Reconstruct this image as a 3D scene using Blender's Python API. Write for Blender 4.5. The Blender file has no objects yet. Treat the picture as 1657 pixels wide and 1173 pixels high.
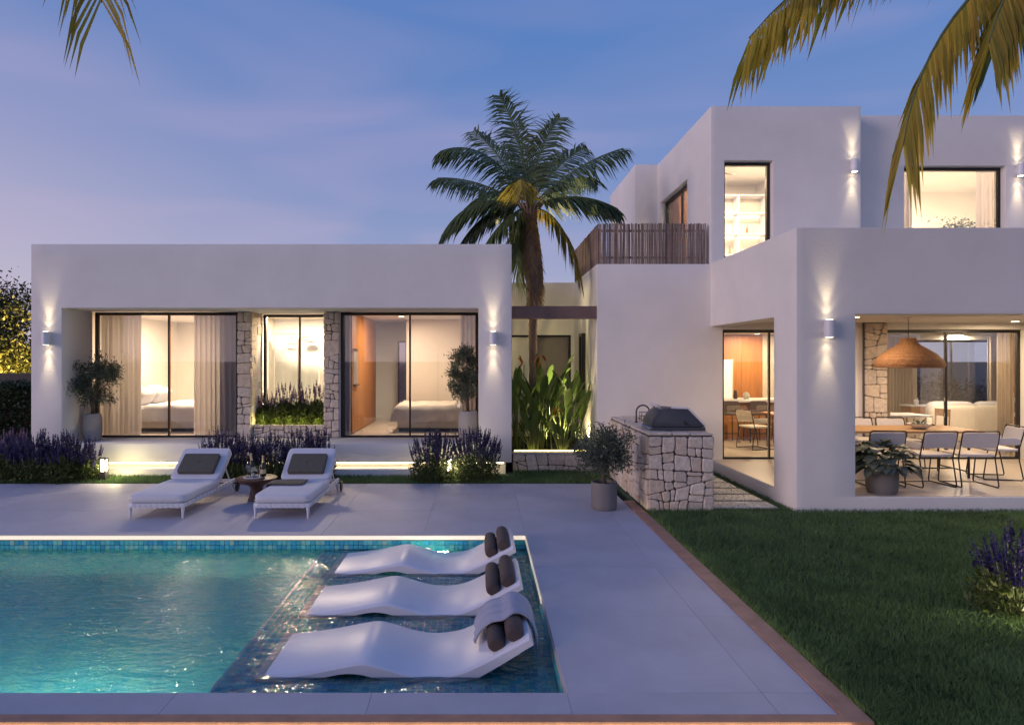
import bpy, bmesh, math, random
import numpy as np
from mathutils import Vector, Matrix, noise as mnoise
R = math.radians
rnd = random.Random(7)
S = bpy.context.scene
COL = S.collection

# ------------------------------------------------------------------ camera
CAMZ, F, VX, VY = 2.05, 1050.0, 777.0, 582.0     # height, focal length and vanishing point in photo pixels
cd = bpy.data.cameras.new('camera'); cam = bpy.data.objects.new('camera', cd); COL.objects.link(cam)
cam.location = (0, 0, CAMZ); cam.rotation_euler = (R(90), 0, 0)
cd.sensor_width = 36; cd.lens = F / 1657 * 36
cd.shift_x = (828.5 - VX) / 1657; cd.shift_y = -(586.5 - VY) / 1657
cd.clip_end = 3000
S.camera = cam
# ------------------------------------------------------------------ world: dusk sky
SUN_AZ = R(244)      # compass-like angle of the sunset glow: behind the camera, to its left
SUN_EL = R(6)
w = bpy.data.worlds.new('World'); S.world = w; w.use_nodes = True
nt = w.node_tree; nt.nodes.clear(); L = nt.links
def N(tree, t, **kw):
    n = tree.nodes.new(t)
    for k, v in kw.items():
        if k in n.inputs: n.inputs[k].default_value = v
        else: setattr(n, k, v)
    return n
out = N(nt, 'ShaderNodeOutputWorld'); bg = N(nt, 'ShaderNodeBackground'); L.new(bg.outputs[0], out.inputs[0])
sky = N(nt, 'ShaderNodeTexSky', sky_type='NISHITA', sun_disc=False, sun_elevation=SUN_EL, sun_rotation=SUN_AZ,
        air_density=1.0, dust_density=1.2, ozone_density=3.0, altitude=0)
tc = N(nt, 'ShaderNodeTexCoord'); sep = N(nt, 'ShaderNodeSeparateXYZ'); L.new(tc.outputs['Generated'], sep.inputs[0])
# lilac dusk air: pale and pinkish low down, blue overhead
ramp = N(nt, 'ShaderNodeValToRGB'); cr = ramp.color_ramp
cr.elements[0].position = 0.0; cr.elements[0].color = (4.2, 4.3, 5.9, 1)
cr.elements[1].position = 1.0; cr.elements[1].color = (.9, 1.8, 5.0, 1)
for p, c in ((.10, (3.5, 3.9, 5.75, 1)), (.16, (2.95, 3.4, 5.65, 1)), (.28, (1.95, 2.72, 5.5, 1)), (.44, (1.05, 2.2, 5.35, 1)), (.6, (.95, 2.0, 5.3, 1))):
    e = cr.elements.new(p); e.color = c
L.new(sep.outputs['Z'], ramp.inputs[0])
mixs = N(nt, 'ShaderNodeMix', data_type='RGBA'); mixs.inputs[0].default_value = 0.80
L.new(sky.outputs[0], mixs.inputs[6]); L.new(ramp.outputs[0], mixs.inputs[7])
# afterglow: the air grows pinker towards the sunset and towards the horizon
dt_ = N(nt, 'ShaderNodeVectorMath', operation='DOT_PRODUCT'); dt_.inputs[1].default_value = (math.sin(SUN_AZ), math.cos(SUN_AZ), 0); L.new(tc.outputs['Generated'], dt_.inputs[0])
g1 = N(nt, 'ShaderNodeMapRange'); g1.inputs[1].default_value = -.3; g1.inputs[2].default_value = 1.0; g1.inputs[4].default_value = 1.0; L.new(dt_.outputs['Value'], g1.inputs[0])
g2 = N(nt, 'ShaderNodeMapRange'); g2.inputs[1].default_value = 0; g2.inputs[2].default_value = .5; g2.inputs[3].default_value = 1; g2.inputs[4].default_value = .04; L.new(sep.outputs['Z'], g2.inputs[0])
gm = N(nt, 'ShaderNodeMath', operation='MULTIPLY'); L.new(g1.outputs[0], gm.inputs[0]); L.new(g2.outputs[0], gm.inputs[1])
mixg = N(nt, 'ShaderNodeMix', data_type='RGBA'); L.new(gm.outputs[0], mixg.inputs[0]); L.new(mixs.outputs[2], mixg.inputs[6]); mixg.inputs[7].default_value = (7.8, 5.7, 6.0, 1)
# thin pink cloud veils
mp = N(nt, 'ShaderNodeMapping'); mp.inputs['Scale'].default_value = (1.0, 1.0, 4.5); mp.inputs['Rotation'].default_value = (0.12, 0.10, 0.3)
L.new(tc.outputs['Generated'], mp.inputs[0])
cn = N(nt, 'ShaderNodeTexNoise', Scale=1.9, Detail=2.5, Roughness=0.45, Distortion=0.8); L.new(mp.outputs[0], cn.inputs['Vector'])
cm = N(nt, 'ShaderNodeMapRange'); cm.inputs[1].default_value = 0.44; cm.inputs[2].default_value = 0.76; cm.inputs[4].default_value = 0.45
L.new(cn.outputs[0], cm.inputs[0])
cz = N(nt, 'ShaderNodeMapRange'); cz.inputs[1].default_value = .2; cz.inputs[2].default_value = .5; cz.inputs[3].default_value = 1; cz.inputs[4].default_value = .15; L.new(sep.outputs['Z'], cz.inputs[0])
czm = N(nt, 'ShaderNodeMath', operation='MULTIPLY'); L.new(cm.outputs[0], czm.inputs[0]); L.new(cz.outputs[0], czm.inputs[1])
mixc = N(nt, 'ShaderNodeMix', data_type='RGBA'); L.new(czm.outputs[0], mixc.inputs[0]); L.new(mixg.outputs[2], mixc.inputs[6])
mixc.inputs[7].default_value = (5.2, 3.95, 5.5, 1)
L.new(mixc.outputs[2], bg.inputs[0]); bg.inputs[1].default_value = 0.10
# ------------------------------------------------------------------ sun: the last glow, very soft
sl = bpy.data.lights.new('sun', 'SUN'); sun = bpy.data.objects.new('sun', sl); COL.objects.link(sun)
sl.energy = 1.1; sl.angle = R(28); sl.color = (1.0, 0.76, 0.78)
sd = Vector((math.sin(SUN_AZ), math.cos(SUN_AZ), 0)) * math.cos(SUN_EL + R(4)) + Vector((0, 0, math.sin(SUN_EL + R(4))))
sun.rotation_euler = (-sd).to_track_quat('-Z', 'Y').to_euler(); sun.location = (-20, -20, 12)
S.view_settings.view_transform = 'Standard'; S.view_settings.look = 'None'; S.view_settings.gamma = 1
S.view_settings.use_curve_mapping = False; S.view_settings.exposure = 0.2
cy = S.cycles
cy.use_denoising = True; cy.max_bounces = 7; cy.diffuse_bounces = 3; cy.glossy_bounces = 3; cy.transmission_bounces = 5
cy.transparent_max_bounces = 10; cy.caustics_reflective = False; cy.caustics_refractive = True
cy.sample_clamp_indirect = 4.0; cy.use_adaptive_sampling = True; cy.adaptive_threshold = 0.02

# ------------------------------------------------------------------ materials
M = {}
def hexc(r, g, b):   # sRGB 0-255 to linear
    f = lambda v: ((v / 255 + .055) / 1.055) ** 2.4 if v > 10 else v / 255 / 12.92
    return (f(r), f(g), f(b))
def mat(name, col, rough=.6, var=0, scale=5, bump=0, bscale=60, metal=0, spec=.5, emit=None, estr=0, rand=0, coat=0, trans=0, aniso=None):
    m = bpy.data.materials.new(name); m.use_nodes = True; t = m.node_tree; b = t.nodes['Principled BSDF']
    b.inputs['Base Color'].default_value = (*col, 1); b.inputs['Roughness'].default_value = rough
    b.inputs['Metallic'].default_value = metal; b.inputs['Specular IOR Level'].default_value = spec
    b.inputs['Coat Weight'].default_value = coat
    if trans: b.inputs['Transmission Weight'].default_value = trans
    if emit: b.inputs['Emission Color'].default_value = (*emit, 1); b.inputs['Emission Strength'].default_value = estr
    co = N(t, 'ShaderNodeTexCoord'); vec = co.outputs['Object']
    if aniso:
        mpn = N(t, 'ShaderNodeMapping'); mpn.inputs['Scale'].default_value = aniso; t.links.new(vec, mpn.inputs[0]); vec = mpn.outputs[0]
    if var or rand:
        hsv = N(t, 'ShaderNodeHueSaturation'); hsv.inputs['Color'].default_value = (*col, 1)
        last = None
        if var:
            n = N(t, 'ShaderNodeTexNoise', Scale=scale, Detail=6.0, Roughness=.6); t.links.new(vec, n.inputs['Vector'])
            r = N(t, 'ShaderNodeMapRange'); r.inputs[1].default_value = .3; r.inputs[2].default_value = .7
            r.inputs[3].default_value = 1 - var; r.inputs[4].default_value = 1 + var
            t.links.new(n.outputs[0], r.inputs[0]); last = r.outputs[0]
        if rand:
            oi = N(t, 'ShaderNodeObjectInfo'); r2 = N(t, 'ShaderNodeMapRange'); r2.inputs[3].default_value = 1 - rand; r2.inputs[4].default_value = 1 + rand
            t.links.new(oi.outputs['Random'], r2.inputs[0])
            if last:
                mu = N(t, 'ShaderNodeMath', operation='MULTIPLY'); t.links.new(last, mu.inputs[0]); t.links.new(r2.outputs[0], mu.inputs[1]); last = mu.outputs[0]
            else: last = r2.outputs[0]
        t.links.new(last, hsv.inputs['Value']); t.links.new(hsv.outputs[0], b.inputs['Base Color'])
    if bump:
        n2 = N(t, 'ShaderNodeTexNoise', Scale=bscale, Detail=4.0); t.links.new(vec, n2.inputs['Vector'])
        bp = N(t, 'ShaderNodeBump', Strength=bump, Distance=.02); t.links.new(n2.outputs[0], bp.inputs['Height']); t.links.new(bp.outputs[0], b.inputs['Normal'])
    M[name] = m
    return m
mat('plaster', (.765, .735, .685), .85, .05, 1.1, .16, 30)
mat('plaster_in', (.74, .66, .56), .85, .02, 2)
mat('paver', (.44, .42, .46), .6, .10, 1.6, .06, 25, rand=.04)
mat('slab', (.40, .38, .40), .7, .08, 2)
mat('pale_stone', (.55, .51, .46), .6, .08, 3, .1, 30)
mat('floor_in', (.52, .45, .37), .35, .05, 1.5)
mat('grout', (.10, .09, .085), .9)
mat('corten', (.40, .205, .13), .65, .22, 6, .1, 50)
mat('brown_beam', (.20, .125, .10), .6, .12, 4)
mat('frame', (.012, .011, .011), .4)
mat('dark_door', (.16, .14, .14), .5, .05, 3)
mat('white_metal', (.72, .72, .74), .4)
mat('white_fabric', (.62, .62, .66), .9, .03, 8, .15, 120)
mat('white_shell', (.74, .72, .74), .35, .02, 3)
mat('linen', (.66, .60, .52), .95, .05, 6, .2, 60)
mat('curtain0', (.55, .47, .40), .95, .05, 4)
mat('sheer0', (.72, .64, .54), .95, .04, 4)
mat('olive_fabric', (.105, .098, .075), .95, .1, 20, .2, 150)
mat('brown_fabric', (.075, .052, .045), .8, .08, 10, .15, 100)
mat('taupe_fabric', (.62, .57, .54), .95, .04, 12, .1, 150)
mat('towel', (.36, .37, .45), .95, .06, 14, .25, 200)
mat('wood', (.40, .165, .05), .45, .16, 3, .05, 40, aniso=(6, 6, .6))
mat('wood_light', (.42, .25, .12), .45, .14, 3, aniso=(.8, 6, 6))
mat('wood_dark', (.075, .036, .022), .5, .2, 3, .05, 40, aniso=(.8, 6, 6))
mat('wicker', (.36, .185, .09), .8, .25, 30, .6, 90)
mat('pot', (.30, .285, .275), .75, .06, 5, .1, 40)
mat('pot_dark', (.17, .16, .155), .7, .06, 5, .1, 40)
mat('soil', (.035, .024, .016), .95, .3, 20, .4, 30)
mat('lawn_soil', (.055, .095, .05), .95, .3, 10, .3, 30)
mat('terrain', (.07, .065, .05), .95, .2, .6)
mat('grill_dark', (.055, .06, .07), .38, .05, 8)
mat('steel', (.6, .6, .62), .25, metal=1)
mat('black_metal', (.02, .017, .016), .4)
mat('garden_wall', (.10, .085, .075), .9, .1, 2)
mat('bark', (.13, .095, .07), .9, .35, 14, .8, 30)
mat('palm_bark', (.24, .165, .125), .9, .3, 18, .7, 30, aniso=(1, 1, 4))
mat('stem_green', (.10, .13, .05), .7)
mat('bottle_dark', (.012, .02, .012), .15)
mat('label_paper', (.6, .5, .3), .6)
mat('foil', (.55, .45, .28), .3, metal=1)
mat('tray', (.6, .6, .62), .3)
mat('art_wall', (.3, .27, .25), .5, .3, 3)
mat('mirror', (.6, .6, .6), .05, metal=1)
mat('led', (.9, .85, .7), .5, emit=(1.0, .80, .50), estr=9)
mat('led_yellow', (.9, .85, .5), .5, emit=(1.0, .82, .22), estr=5)
mat('led_soft', (.9, .85, .7), .5, emit=(1.0, .86, .62), estr=.6)
mat('led_kerb', (.9, .85, .7), .5, emit=(1.0, .78, .40), estr=1.6)
mat('led_dim', (.9, .85, .7), .5, emit=(1.0, .86, .62), estr=.35)
mat('lamp_glow', (.9, .85, .7), .5, emit=(1.0, .82, .55), estr=6)
mat('bulb', (.9, .85, .7), .5, emit=(1.0, .78, .5), estr=25)
mat('shade_glow', (.8, .7, .55), .8, emit=(1.0, .80, .55), estr=.75)

def leafmat(name, c1, c2, rough=.5, sub=.25, spec=.4):
    m = bpy.data.materials.new(name); m.use_nodes = True; t = m.node_tree; b = t.nodes['Principled BSDF']
    g = N(t, 'ShaderNodeNewGeometry'); r = N(t, 'ShaderNodeMix', data_type='RGBA'); r.inputs[6].default_value = (*c1, 1); r.inputs[7].default_value = (*c2, 1)
    t.links.new(g.outputs['Random Per Island'], r.inputs[0]); t.links.new(r.outputs[2], b.inputs['Base Color'])
    b.inputs['Roughness'].default_value = rough; b.inputs['Specular IOR Level'].default_value = spec
    tr = N(t, 'ShaderNodeBsdfTranslucent'); t.links.new(r.outputs[2], tr.inputs[0]); mx = N(t, 'ShaderNodeMixShader'); mx.inputs[0].default_value = sub
    t.links.new(b.outputs[0], mx.inputs[1]); t.links.new(tr.outputs[0], mx.inputs[2]); t.links.new(mx.outputs[0], t.nodes['Material Output'].inputs[0])
    M[name] = m
leafmat('curtain', (.84, .80, .77), (.84, .80, .77), .95, .6, .1); leafmat('sheer', (.80, .73, .63), (.80, .73, .63), .95, .6, .1)
leafmat('palm_leaf', (.075, .125, .06), (.17, .22, .08), .4, .35, .6)
leafmat('palm_leaf_yellow', (.26, .25, .04), (.46, .32, .055), sub=.45)
leafmat('palm_leaf_warm', (.22, .23, .035), (.50, .34, .06), sub=.5)
leafmat('palm_dead', (.16, .11, .075), (.28, .20, .12))
leafmat('olive_leaf', (.06, .085, .055), (.15, .17, .12))
leafmat('tree_leaf', (.06, .07, .02), (.14, .13, .035))
leafmat('hedge_leaf', (.012, .03, .014), (.035, .06, .026))
leafmat('banana_leaf', (.055, .11, .025), (.12, .18, .04), .35)
leafmat('plant_leaf', (.05, .075, .06), (.13, .16, .12), .35)
leafmat('herb_leaf', (.03, .055, .012), (.085, .11, .02))
leafmat('lavender', (.028, .02, .10), (.07, .05, .22))
leafmat('violet', (.10, .05, .18), (.24, .13, .32))
leafmat('orange_petal', (.55, .13, .02), (.6, .22, .03))
leafmat('grass', (.095, .185, .065), (.18, .27, .10), .6, .3)
t = M['grass'].node_tree; co = N(t, 'ShaderNodeTexCoord'); nz1 = N(t, 'ShaderNodeTexNoise', Scale=1.6, Detail=5.0, Roughness=.6); t.links.new(co.outputs['Object'], nz1.inputs['Vector'])
mz = N(t, 'ShaderNodeMapRange'); mz.inputs[1].default_value = .32; mz.inputs[2].default_value = .68; mz.inputs[3].default_value = .72; mz.inputs[4].default_value = 1.28; t.links.new(nz1.outputs[0], mz.inputs[0])
hz = N(t, 'ShaderNodeHueSaturation'); t.links.new(mz.outputs[0], hz.inputs['Value']); mixn = [n for n in t.nodes if n.type == 'MIX'][0]; t.links.new(mixn.outputs[2], hz.inputs['Color'])
for n in t.nodes:
    if n.type == 'BSDF_PRINCIPLED': t.links.new(hz.outputs[0], n.inputs['Base Color'])
    if n.type == 'BSDF_TRANSLUCENT': t.links.new(hz.outputs[0], n.inputs[0])

def stone_mat(name, cols, bump=.5):
    m = bpy.data.materials.new(name); m.use_nodes = True; t = m.node_tree; b = t.nodes['Principled BSDF']
    oi = N(t, 'ShaderNodeObjectInfo'); r = N(t, 'ShaderNodeValToRGB'); r.color_ramp.interpolation = 'LINEAR'
    e = r.color_ramp.elements
    for i, c in enumerate(cols):
        p = i / (len(cols) - 1)
        if i == 0: e[0].position = 0; e[0].color = (*c, 1)
        elif i == len(cols) - 1: e[-1].position = 1; e[-1].color = (*c, 1)
        else: q = e.new(p); q.color = (*c, 1)
    t.links.new(oi.outputs['Random'], r.inputs[0])
    co = N(t, 'ShaderNodeTexCoord'); n = N(t, 'ShaderNodeTexNoise', Scale=14.0, Detail=8.0, Roughness=.65); t.links.new(co.outputs['Object'], n.inputs['Vector'])
    mr = N(t, 'ShaderNodeMapRange'); mr.inputs[1].default_value = .3; mr.inputs[2].default_value = .7; mr.inputs[3].default_value = .72; mr.inputs[4].default_value = 1.18
    t.links.new(n.outputs[0], mr.inputs[0]); h = N(t, 'ShaderNodeHueSaturation'); t.links.new(mr.outputs[0], h.inputs['Value']); t.links.new(r.outputs[0], h.inputs['Color'])
    t.links.new(h.outputs[0], b.inputs['Base Color']); b.inputs['Roughness'].default_value = .9
    n2 = N(t, 'ShaderNodeTexNoise', Scale=35.0, Detail=6.0); t.links.new(co.outputs['Object'], n2.inputs['Vector'])
    bp = N(t, 'ShaderNodeBump', Strength=bump, Distance=.02); t.links.new(n2.outputs[0], bp.inputs['Height']); t.links.new(bp.outputs[0], b.inputs['Normal'])
    M[name] = m
stone_mat('stone', [(.58, .48, .37), (.68, .59, .48), (.60, .48, .35), (.70, .62, .52), (.52, .44, .36)])
stone_mat('stick', [(.20, .145, .12), (.28, .205, .165), (.23, .165, .135), (.38, .29, .23), (.17, .125, .105)], .2)

def tile_mat(name, per_object):
    m = bpy.data.materials.new(name); m.use_nodes = True; t = m.node_tree; b = t.nodes['Principled BSDF']
    src = N(t, 'ShaderNodeObjectInfo').outputs['Random'] if per_object else N(t, 'ShaderNodeNewGeometry').outputs['Random Per Island']
    r = N(t, 'ShaderNodeValToRGB'); e = r.color_ramp.elements
    cs = [(.06, .46, .56), (.10, .62, .64), (.06, .44, .68), (.24, .80, .70), (.05, .38, .56), (.14, .66, .64), (.42, .72, .56)]
    e[0].color = (*cs[0], 1); e[1].color = (*cs[-1], 1)
    for i, c in enumerate(cs[1:-1]): q = e.new((i + 1) / (len(cs) - 1)); q.color = (*c, 1)
    t.links.new(src, r.inputs[0]); t.links.new(r.outputs[0], b.inputs['Base Color']); b.inputs['Roughness'].default_value = .25
    M[name] = m
tile_mat('mosaic_piece', True); tile_mat('mosaic', False)
mat('tile_grout', (.72, .78, .74), .8)

def glass_mat(name, base, tint=(1, 1, 1)):
    m = bpy.data.materials.new(name); m.use_nodes = True; t = m.node_tree; t.nodes.remove(t.nodes['Principled BSDF'])
    tr = N(t, 'ShaderNodeBsdfTransparent'); tr.inputs[0].default_value = (*tint, 1)
    gl = N(t, 'ShaderNodeBsdfGlossy'); gl.inputs['Roughness'].default_value = 0.0; gl.inputs[0].default_value = (1, 1, 1, 1)
    lw = N(t, 'ShaderNodeFresnel', IOR=1.45); mr = N(t, 'ShaderNodeMapRange'); mr.inputs[3].default_value = base; mr.inputs[4].default_value = .9
    t.links.new(lw.outputs[0], mr.inputs[0]); mx = N(t, 'ShaderNodeMixShader'); t.links.new(mr.outputs[0], mx.inputs[0])
    t.links.new(tr.outputs[0], mx.inputs[1]); t.links.new(gl.outputs[0], mx.inputs[2]); t.links.new(mx.outputs[0], t.nodes['Material Output'].inputs[0])
    M[name] = m
glass_mat('glass', .05); glass_mat('clear_glass', .02, (.93, .96, .97))
def water_mat():
    m = bpy.data.materials.new('water'); m.use_nodes = True; t = m.node_tree; t.nodes.remove(t.nodes['Principled BSDF'])
    co = N(t, 'ShaderNodeTexCoord'); mpn = N(t, 'ShaderNodeMapping'); mpn.inputs['Scale'].default_value = (1.0, 1.9, 1); t.links.new(co.outputs['Object'], mpn.inputs[0])
    n1 = N(t, 'ShaderNodeTexNoise', Scale=2.6, Detail=3.0, Roughness=.5, Distortion=.8); n2 = N(t, 'ShaderNodeTexNoise', Scale=11.0, Detail=2.0, Distortion=.4)
    t.links.new(mpn.outputs[0], n1.inputs['Vector']); t.links.new(mpn.outputs[0], n2.inputs['Vector'])
    ad = N(t, 'ShaderNodeMath', operation='MULTIPLY_ADD'); ad.inputs[1].default_value = .42; t.links.new(n2.outputs[0], ad.inputs[0]); t.links.new(n1.outputs[0], ad.inputs[2])
    bp = N(t, 'ShaderNodeBump', Strength=.7, Distance=.045); t.links.new(ad.outputs[0], bp.inputs['Height'])
    fr = N(t, 'ShaderNodeFresnel', IOR=1.4); t.links.new(bp.outputs[0], fr.inputs['Normal'])
    gl = N(t, 'ShaderNodeBsdfGlossy'); gl.inputs['Roughness'].default_value = .015; t.links.new(bp.outputs[0], gl.inputs['Normal'])
    tr = N(t, 'ShaderNodeBsdfRefraction', IOR=1.33); tr.inputs[0].default_value = (.90, .985, .985, 1); tr.inputs['Roughness'].default_value = 0; t.links.new(bp.outputs[0], tr.inputs['Normal'])
    mr = N(t, 'ShaderNodeMapRange'); mr.inputs[3].default_value = .02; mr.inputs[4].default_value = 1.0; t.links.new(fr.outputs[0], mr.inputs[0])
    mx = N(t, 'ShaderNodeMixShader'); t.links.new(mr.outputs[0], mx.inputs[0]); t.links.new(tr.outputs[0], mx.inputs[1]); t.links.new(gl.outputs[0], mx.inputs[2])
    t.links.new(mx.outputs[0], t.nodes['Material Output'].inputs[0]); M['water'] = m
water_mat()

# ------------------------------------------------------------------ helpers
def px(x, y, d):
    """photo pixel at distance d -> world point"""
    return Vector(((x - VX) * d / F, d, CAMZ + (VY - y) * d / F))
W = {}
def tag(o, label=None, cat=None, group=None, kind=None):
    if label: o['label'] = label
    if cat: o['category'] = cat
    if group: o['group'] = group
    if kind: o['kind'] = kind
    return o
def T(name, label, cat, loc=(0, 0, 0), group=None):
    o = bpy.data.objects.new(name, None); COL.objects.link(o); o.location = loc; o.empty_display_size = .1
    W[o.name] = Vector(loc); return tag(o, label, cat, group)
def link(name, me, parent=None, loc=None):
    o = bpy.data.objects.new(name, me); COL.objects.link(o)
    if parent: o.parent = parent; W[o.name] = W.get(parent.name, Vector())
    else: W[o.name] = Vector()
    if loc is not None: o.location = Vector(loc) - W[o.name] if parent else Vector(loc)
    return o
class MB:
    def __init__(s): s.v = []; s.f = []
    def add(s, vs, fs):
        k = len(s.v); s.v += [tuple(p) for p in vs]; s.f += [tuple(i + k for i in f) for f in fs]; return s
    def box(s, x0, x1, y0, y1, z0, z1):
        return s.add([(x, y, z) for z in (z0, z1) for y in (y0, y1) for x in (x0, x1)],
                     [(0, 2, 3, 1), (4, 5, 7, 6), (0, 1, 5, 4), (2, 6, 7, 3), (0, 4, 6, 2), (1, 3, 7, 5)])
    def tube(s, pts, r, n=8, cap=True):
        pts = [Vector(p) for p in pts]; rs = r if isinstance(r, (list, tuple)) else [r] * len(pts)
        vs = []; fs = []; up = None
        for i, p in enumerate(pts):
            d = (pts[min(i + 1, len(pts) - 1)] - pts[max(i - 1, 0)]).normalized()
            if up is None: up = Vector((0, 0, 1)) if abs(d.z) < .9 else Vector((1, 0, 0))
            a = d.cross(up)
            if a.length < 1e-4: a = d.orthogonal()
            a.normalize(); b = a.cross(d).normalized(); up = b
            for k in range(n):
                t = 2 * math.pi * k / n; vs.append(p + (a * math.cos(t) + b * math.sin(t)) * rs[i])
        for i in range(len(pts) - 1):
            for k in range(n):
                fs.append((i * n + k, (i + 1) * n + k, (i + 1) * n + (k + 1) % n, i * n + (k + 1) % n))
        if cap: fs.append(tuple(range(n))); fs.append(tuple(reversed(range((len(pts) - 1) * n, len(pts) * n))))
        return s.add(vs, fs)
    def lathe(s, prof, c=(0, 0, 0), n=24, wob=0):
        vs = []; fs = []
        for r, z in prof:
            for k in range(n):
                t = 2 * math.pi * k / n; vs.append((c[0] + r * math.cos(t), c[1] + r * math.sin(t), c[2] + z))
        for i in range(len(prof) - 1):
            for k in range(n): fs.append((i * n + k, i * n + (k + 1) % n, (i + 1) * n + (k + 1) % n, (i + 1) * n + k))
        if prof[0][0] > 1e-4: fs.append(tuple(reversed(range(n))))
        if prof[-1][0] > 1e-4: fs.append(tuple(range((len(prof) - 1) * n, len(prof) * n)))
        return s.add(vs, fs)
    def prism(s, poly, o, u, v, n, depth, inset=0, jit=None):
        """polygon in the plane (o,u,v), extruded along n; optional chamfered rim"""
        o, u, v, n = map(Vector, (o, u, v, n)); k = len(poly)
        base = [o + u * a + v * b for a, b in poly]
        vs = base + [p + n * (depth - inset) for p in base]; fs = [tuple(range(k))[::-1]]
        if inset:
            cx = sum(a for a, b in poly) / k; cyy = sum(b for a, b in poly) / k
            top = []
            for a, b in poly:
                l = math.hypot(a - cx, b - cyy) or 1; q = max(0, (l - inset * 1.3) / l); top.append(o + u * (cx + (a - cx) * q) + v * (cyy + (b - cyy) * q) + n * depth)
            vs += top; lv = 3
        else: lv = 2
        for L_ in range(lv - 1):
            for i in range(k): fs.append((L_ * k + i, L_ * k + (i + 1) % k, (L_ + 1) * k + (i + 1) % k, (L_ + 1) * k + i))
        fs.append(tuple(range((lv - 1) * k, lv * k)))
        return s.add(vs, fs)
    def cushion(s, c, h, e=.35, n=20, m=12):
        """superellipsoid: centre c, half sizes h, e small = boxy"""
        sg = lambda x, p: math.copysign(abs(x) ** p, x); vs = []; fs = []
        for i in range(m + 1):
            a = -math.pi / 2 + math.pi * i / m
            for k in range(n):
                t = 2 * math.pi * k / n
                vs.append((c[0] + h[0] * sg(math.cos(a), e) * sg(math.cos(t), e), c[1] + h[1] * sg(math.cos(a), e) * sg(math.sin(t), e), c[2] + h[2] * sg(math.sin(a), e * 1.6)))
        for i in range(m):
            for k in range(n): fs.append((i * n + k, i * n + (k + 1) % n, (i + 1) * n + (k + 1) % n, (i + 1) * n + k))
        return s.add(vs, fs)
    def xf(s, mtx):
        s.v = [tuple(mtx @ Vector(p)) for p in s.v]; return s
    def mesh(s, name, m, off=None, smooth=False, bevel=0, segs=2):
        me = bpy.data.meshes.new(name); o = off or Vector()
        me.from_pydata([(x - o[0], y - o[1], z - o[2]) for x, y, z in s.v], [], s.f)
        bm = bmesh.new(); bm.from_mesh(me)
        bmesh.ops.remove_doubles(bm, verts=bm.verts, dist=1e-5)
        bmesh.ops.recalc_face_normals(bm, faces=bm.faces)
        if bevel:
            es = [e for e in bm.edges if len(e.link_faces) == 2 and e.calc_face_angle(0) > R(30)]
            bmesh.ops.bevel(bm, geom=es, offset=bevel, segments=segs, affect='EDGES', profile=.5, clamp_overlap=True)
        bm.to_mesh(me); bm.free()
        if smooth or bevel:
            me.polygons.foreach_set('use_smooth', [True] * len(me.polygons))
            if bevel or smooth == 'auto': me.set_sharp_from_angle(angle=R(40))
        me.materials.append(M[m]); return me
    def build(s, name, m, parent=None, smooth=False, bevel=0, segs=2):
        off = W.get(parent.name, Vector()) if parent else None
        return link(name, s.mesh(name, m, off, smooth, bevel, segs), parent)
    def thing(s, name, m, label, cat, group=None, smooth=False, bevel=0, origin=None):
        o = link(name, s.mesh(name, m, Vector(origin) if origin else None, smooth, bevel))
        if origin: o.location = origin
        return tag(o, label, cat, group)
def B(*a): return MB().box(*a)
def struct(o): o['kind'] = 'structure'; return o
def copy_tree(o, parent=None):
    c = o.copy(); COL.objects.link(c); c.parent = parent
    W[c.name] = W.get(o.name, Vector())
    for ch in list(o.children): copy_tree(ch, c)
    return c
def quads(name, P4, m, parent=None, nv=4):
    """many loose n-gons from an (N, nv, 3) array, one mesh"""
    P4 = np.asarray(P4, dtype=np.float32); n = len(P4); me = bpy.data.meshes.new(name)
    off = np.array(W.get(parent.name, Vector()) if parent else (0, 0, 0), dtype=np.float32)
    me.vertices.add(n * nv); me.vertices.foreach_set('co', (P4.reshape(-1, 3) - off).ravel())
    me.loops.add(n * nv); me.loops.foreach_set('vertex_index', np.arange(n * nv, dtype=np.int32))
    me.polygons.add(n); me.polygons.foreach_set('loop_start', np.arange(0, n * nv, nv, dtype=np.int32))
    me.update(calc_edges=True); me.materials.append(M[m]); return link(name, me, parent)
rng = np.random.default_rng(11)
def unit(v): return v / np.maximum(np.linalg.norm(v, axis=-1, keepdims=True), 1e-6)
def leaf_quads(C, size, aspect=.35, up=0.0, out=None, jit=.35):
    """diamond leaves at points C; 'out' biases their direction"""
    n = len(C); d = unit(rng.normal(size=(n, 3)))
    if out is not None: d = unit(d + out)
    d[:, 2] += up; d = unit(d); a = unit(np.cross(d, rng.normal(size=(n, 3))))
    l = size * (1 + jit * rng.uniform(-1, 1, (n, 1))); wv = a * l * aspect * .5
    return np.stack([C, C + d * l * .5 + wv, C + d * l, C + d * l * .5 - wv], 1)
def blades(X, Y, Z, h, wd, lean=.35):
    n = len(X); b = np.stack([X, Y, Z], 1); th = rng.uniform(0, 2 * np.pi, n); wv = np.stack([np.cos(th), np.sin(th), 0 * th], 1) * wd * .5
    hh = h * rng.uniform(.55, 1.25, n); ln = rng.normal(0, lean, (n, 2)) * hh[:, None]
    tip = b + np.stack([ln[:, 0], ln[:, 1], hh], 1); mid = b + np.stack([ln[:, 0] * .3, ln[:, 1] * .3, hh * .55], 1)
    return np.stack([b - wv, b + wv, mid + wv * .8, tip, mid - wv * .8], 1)
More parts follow.
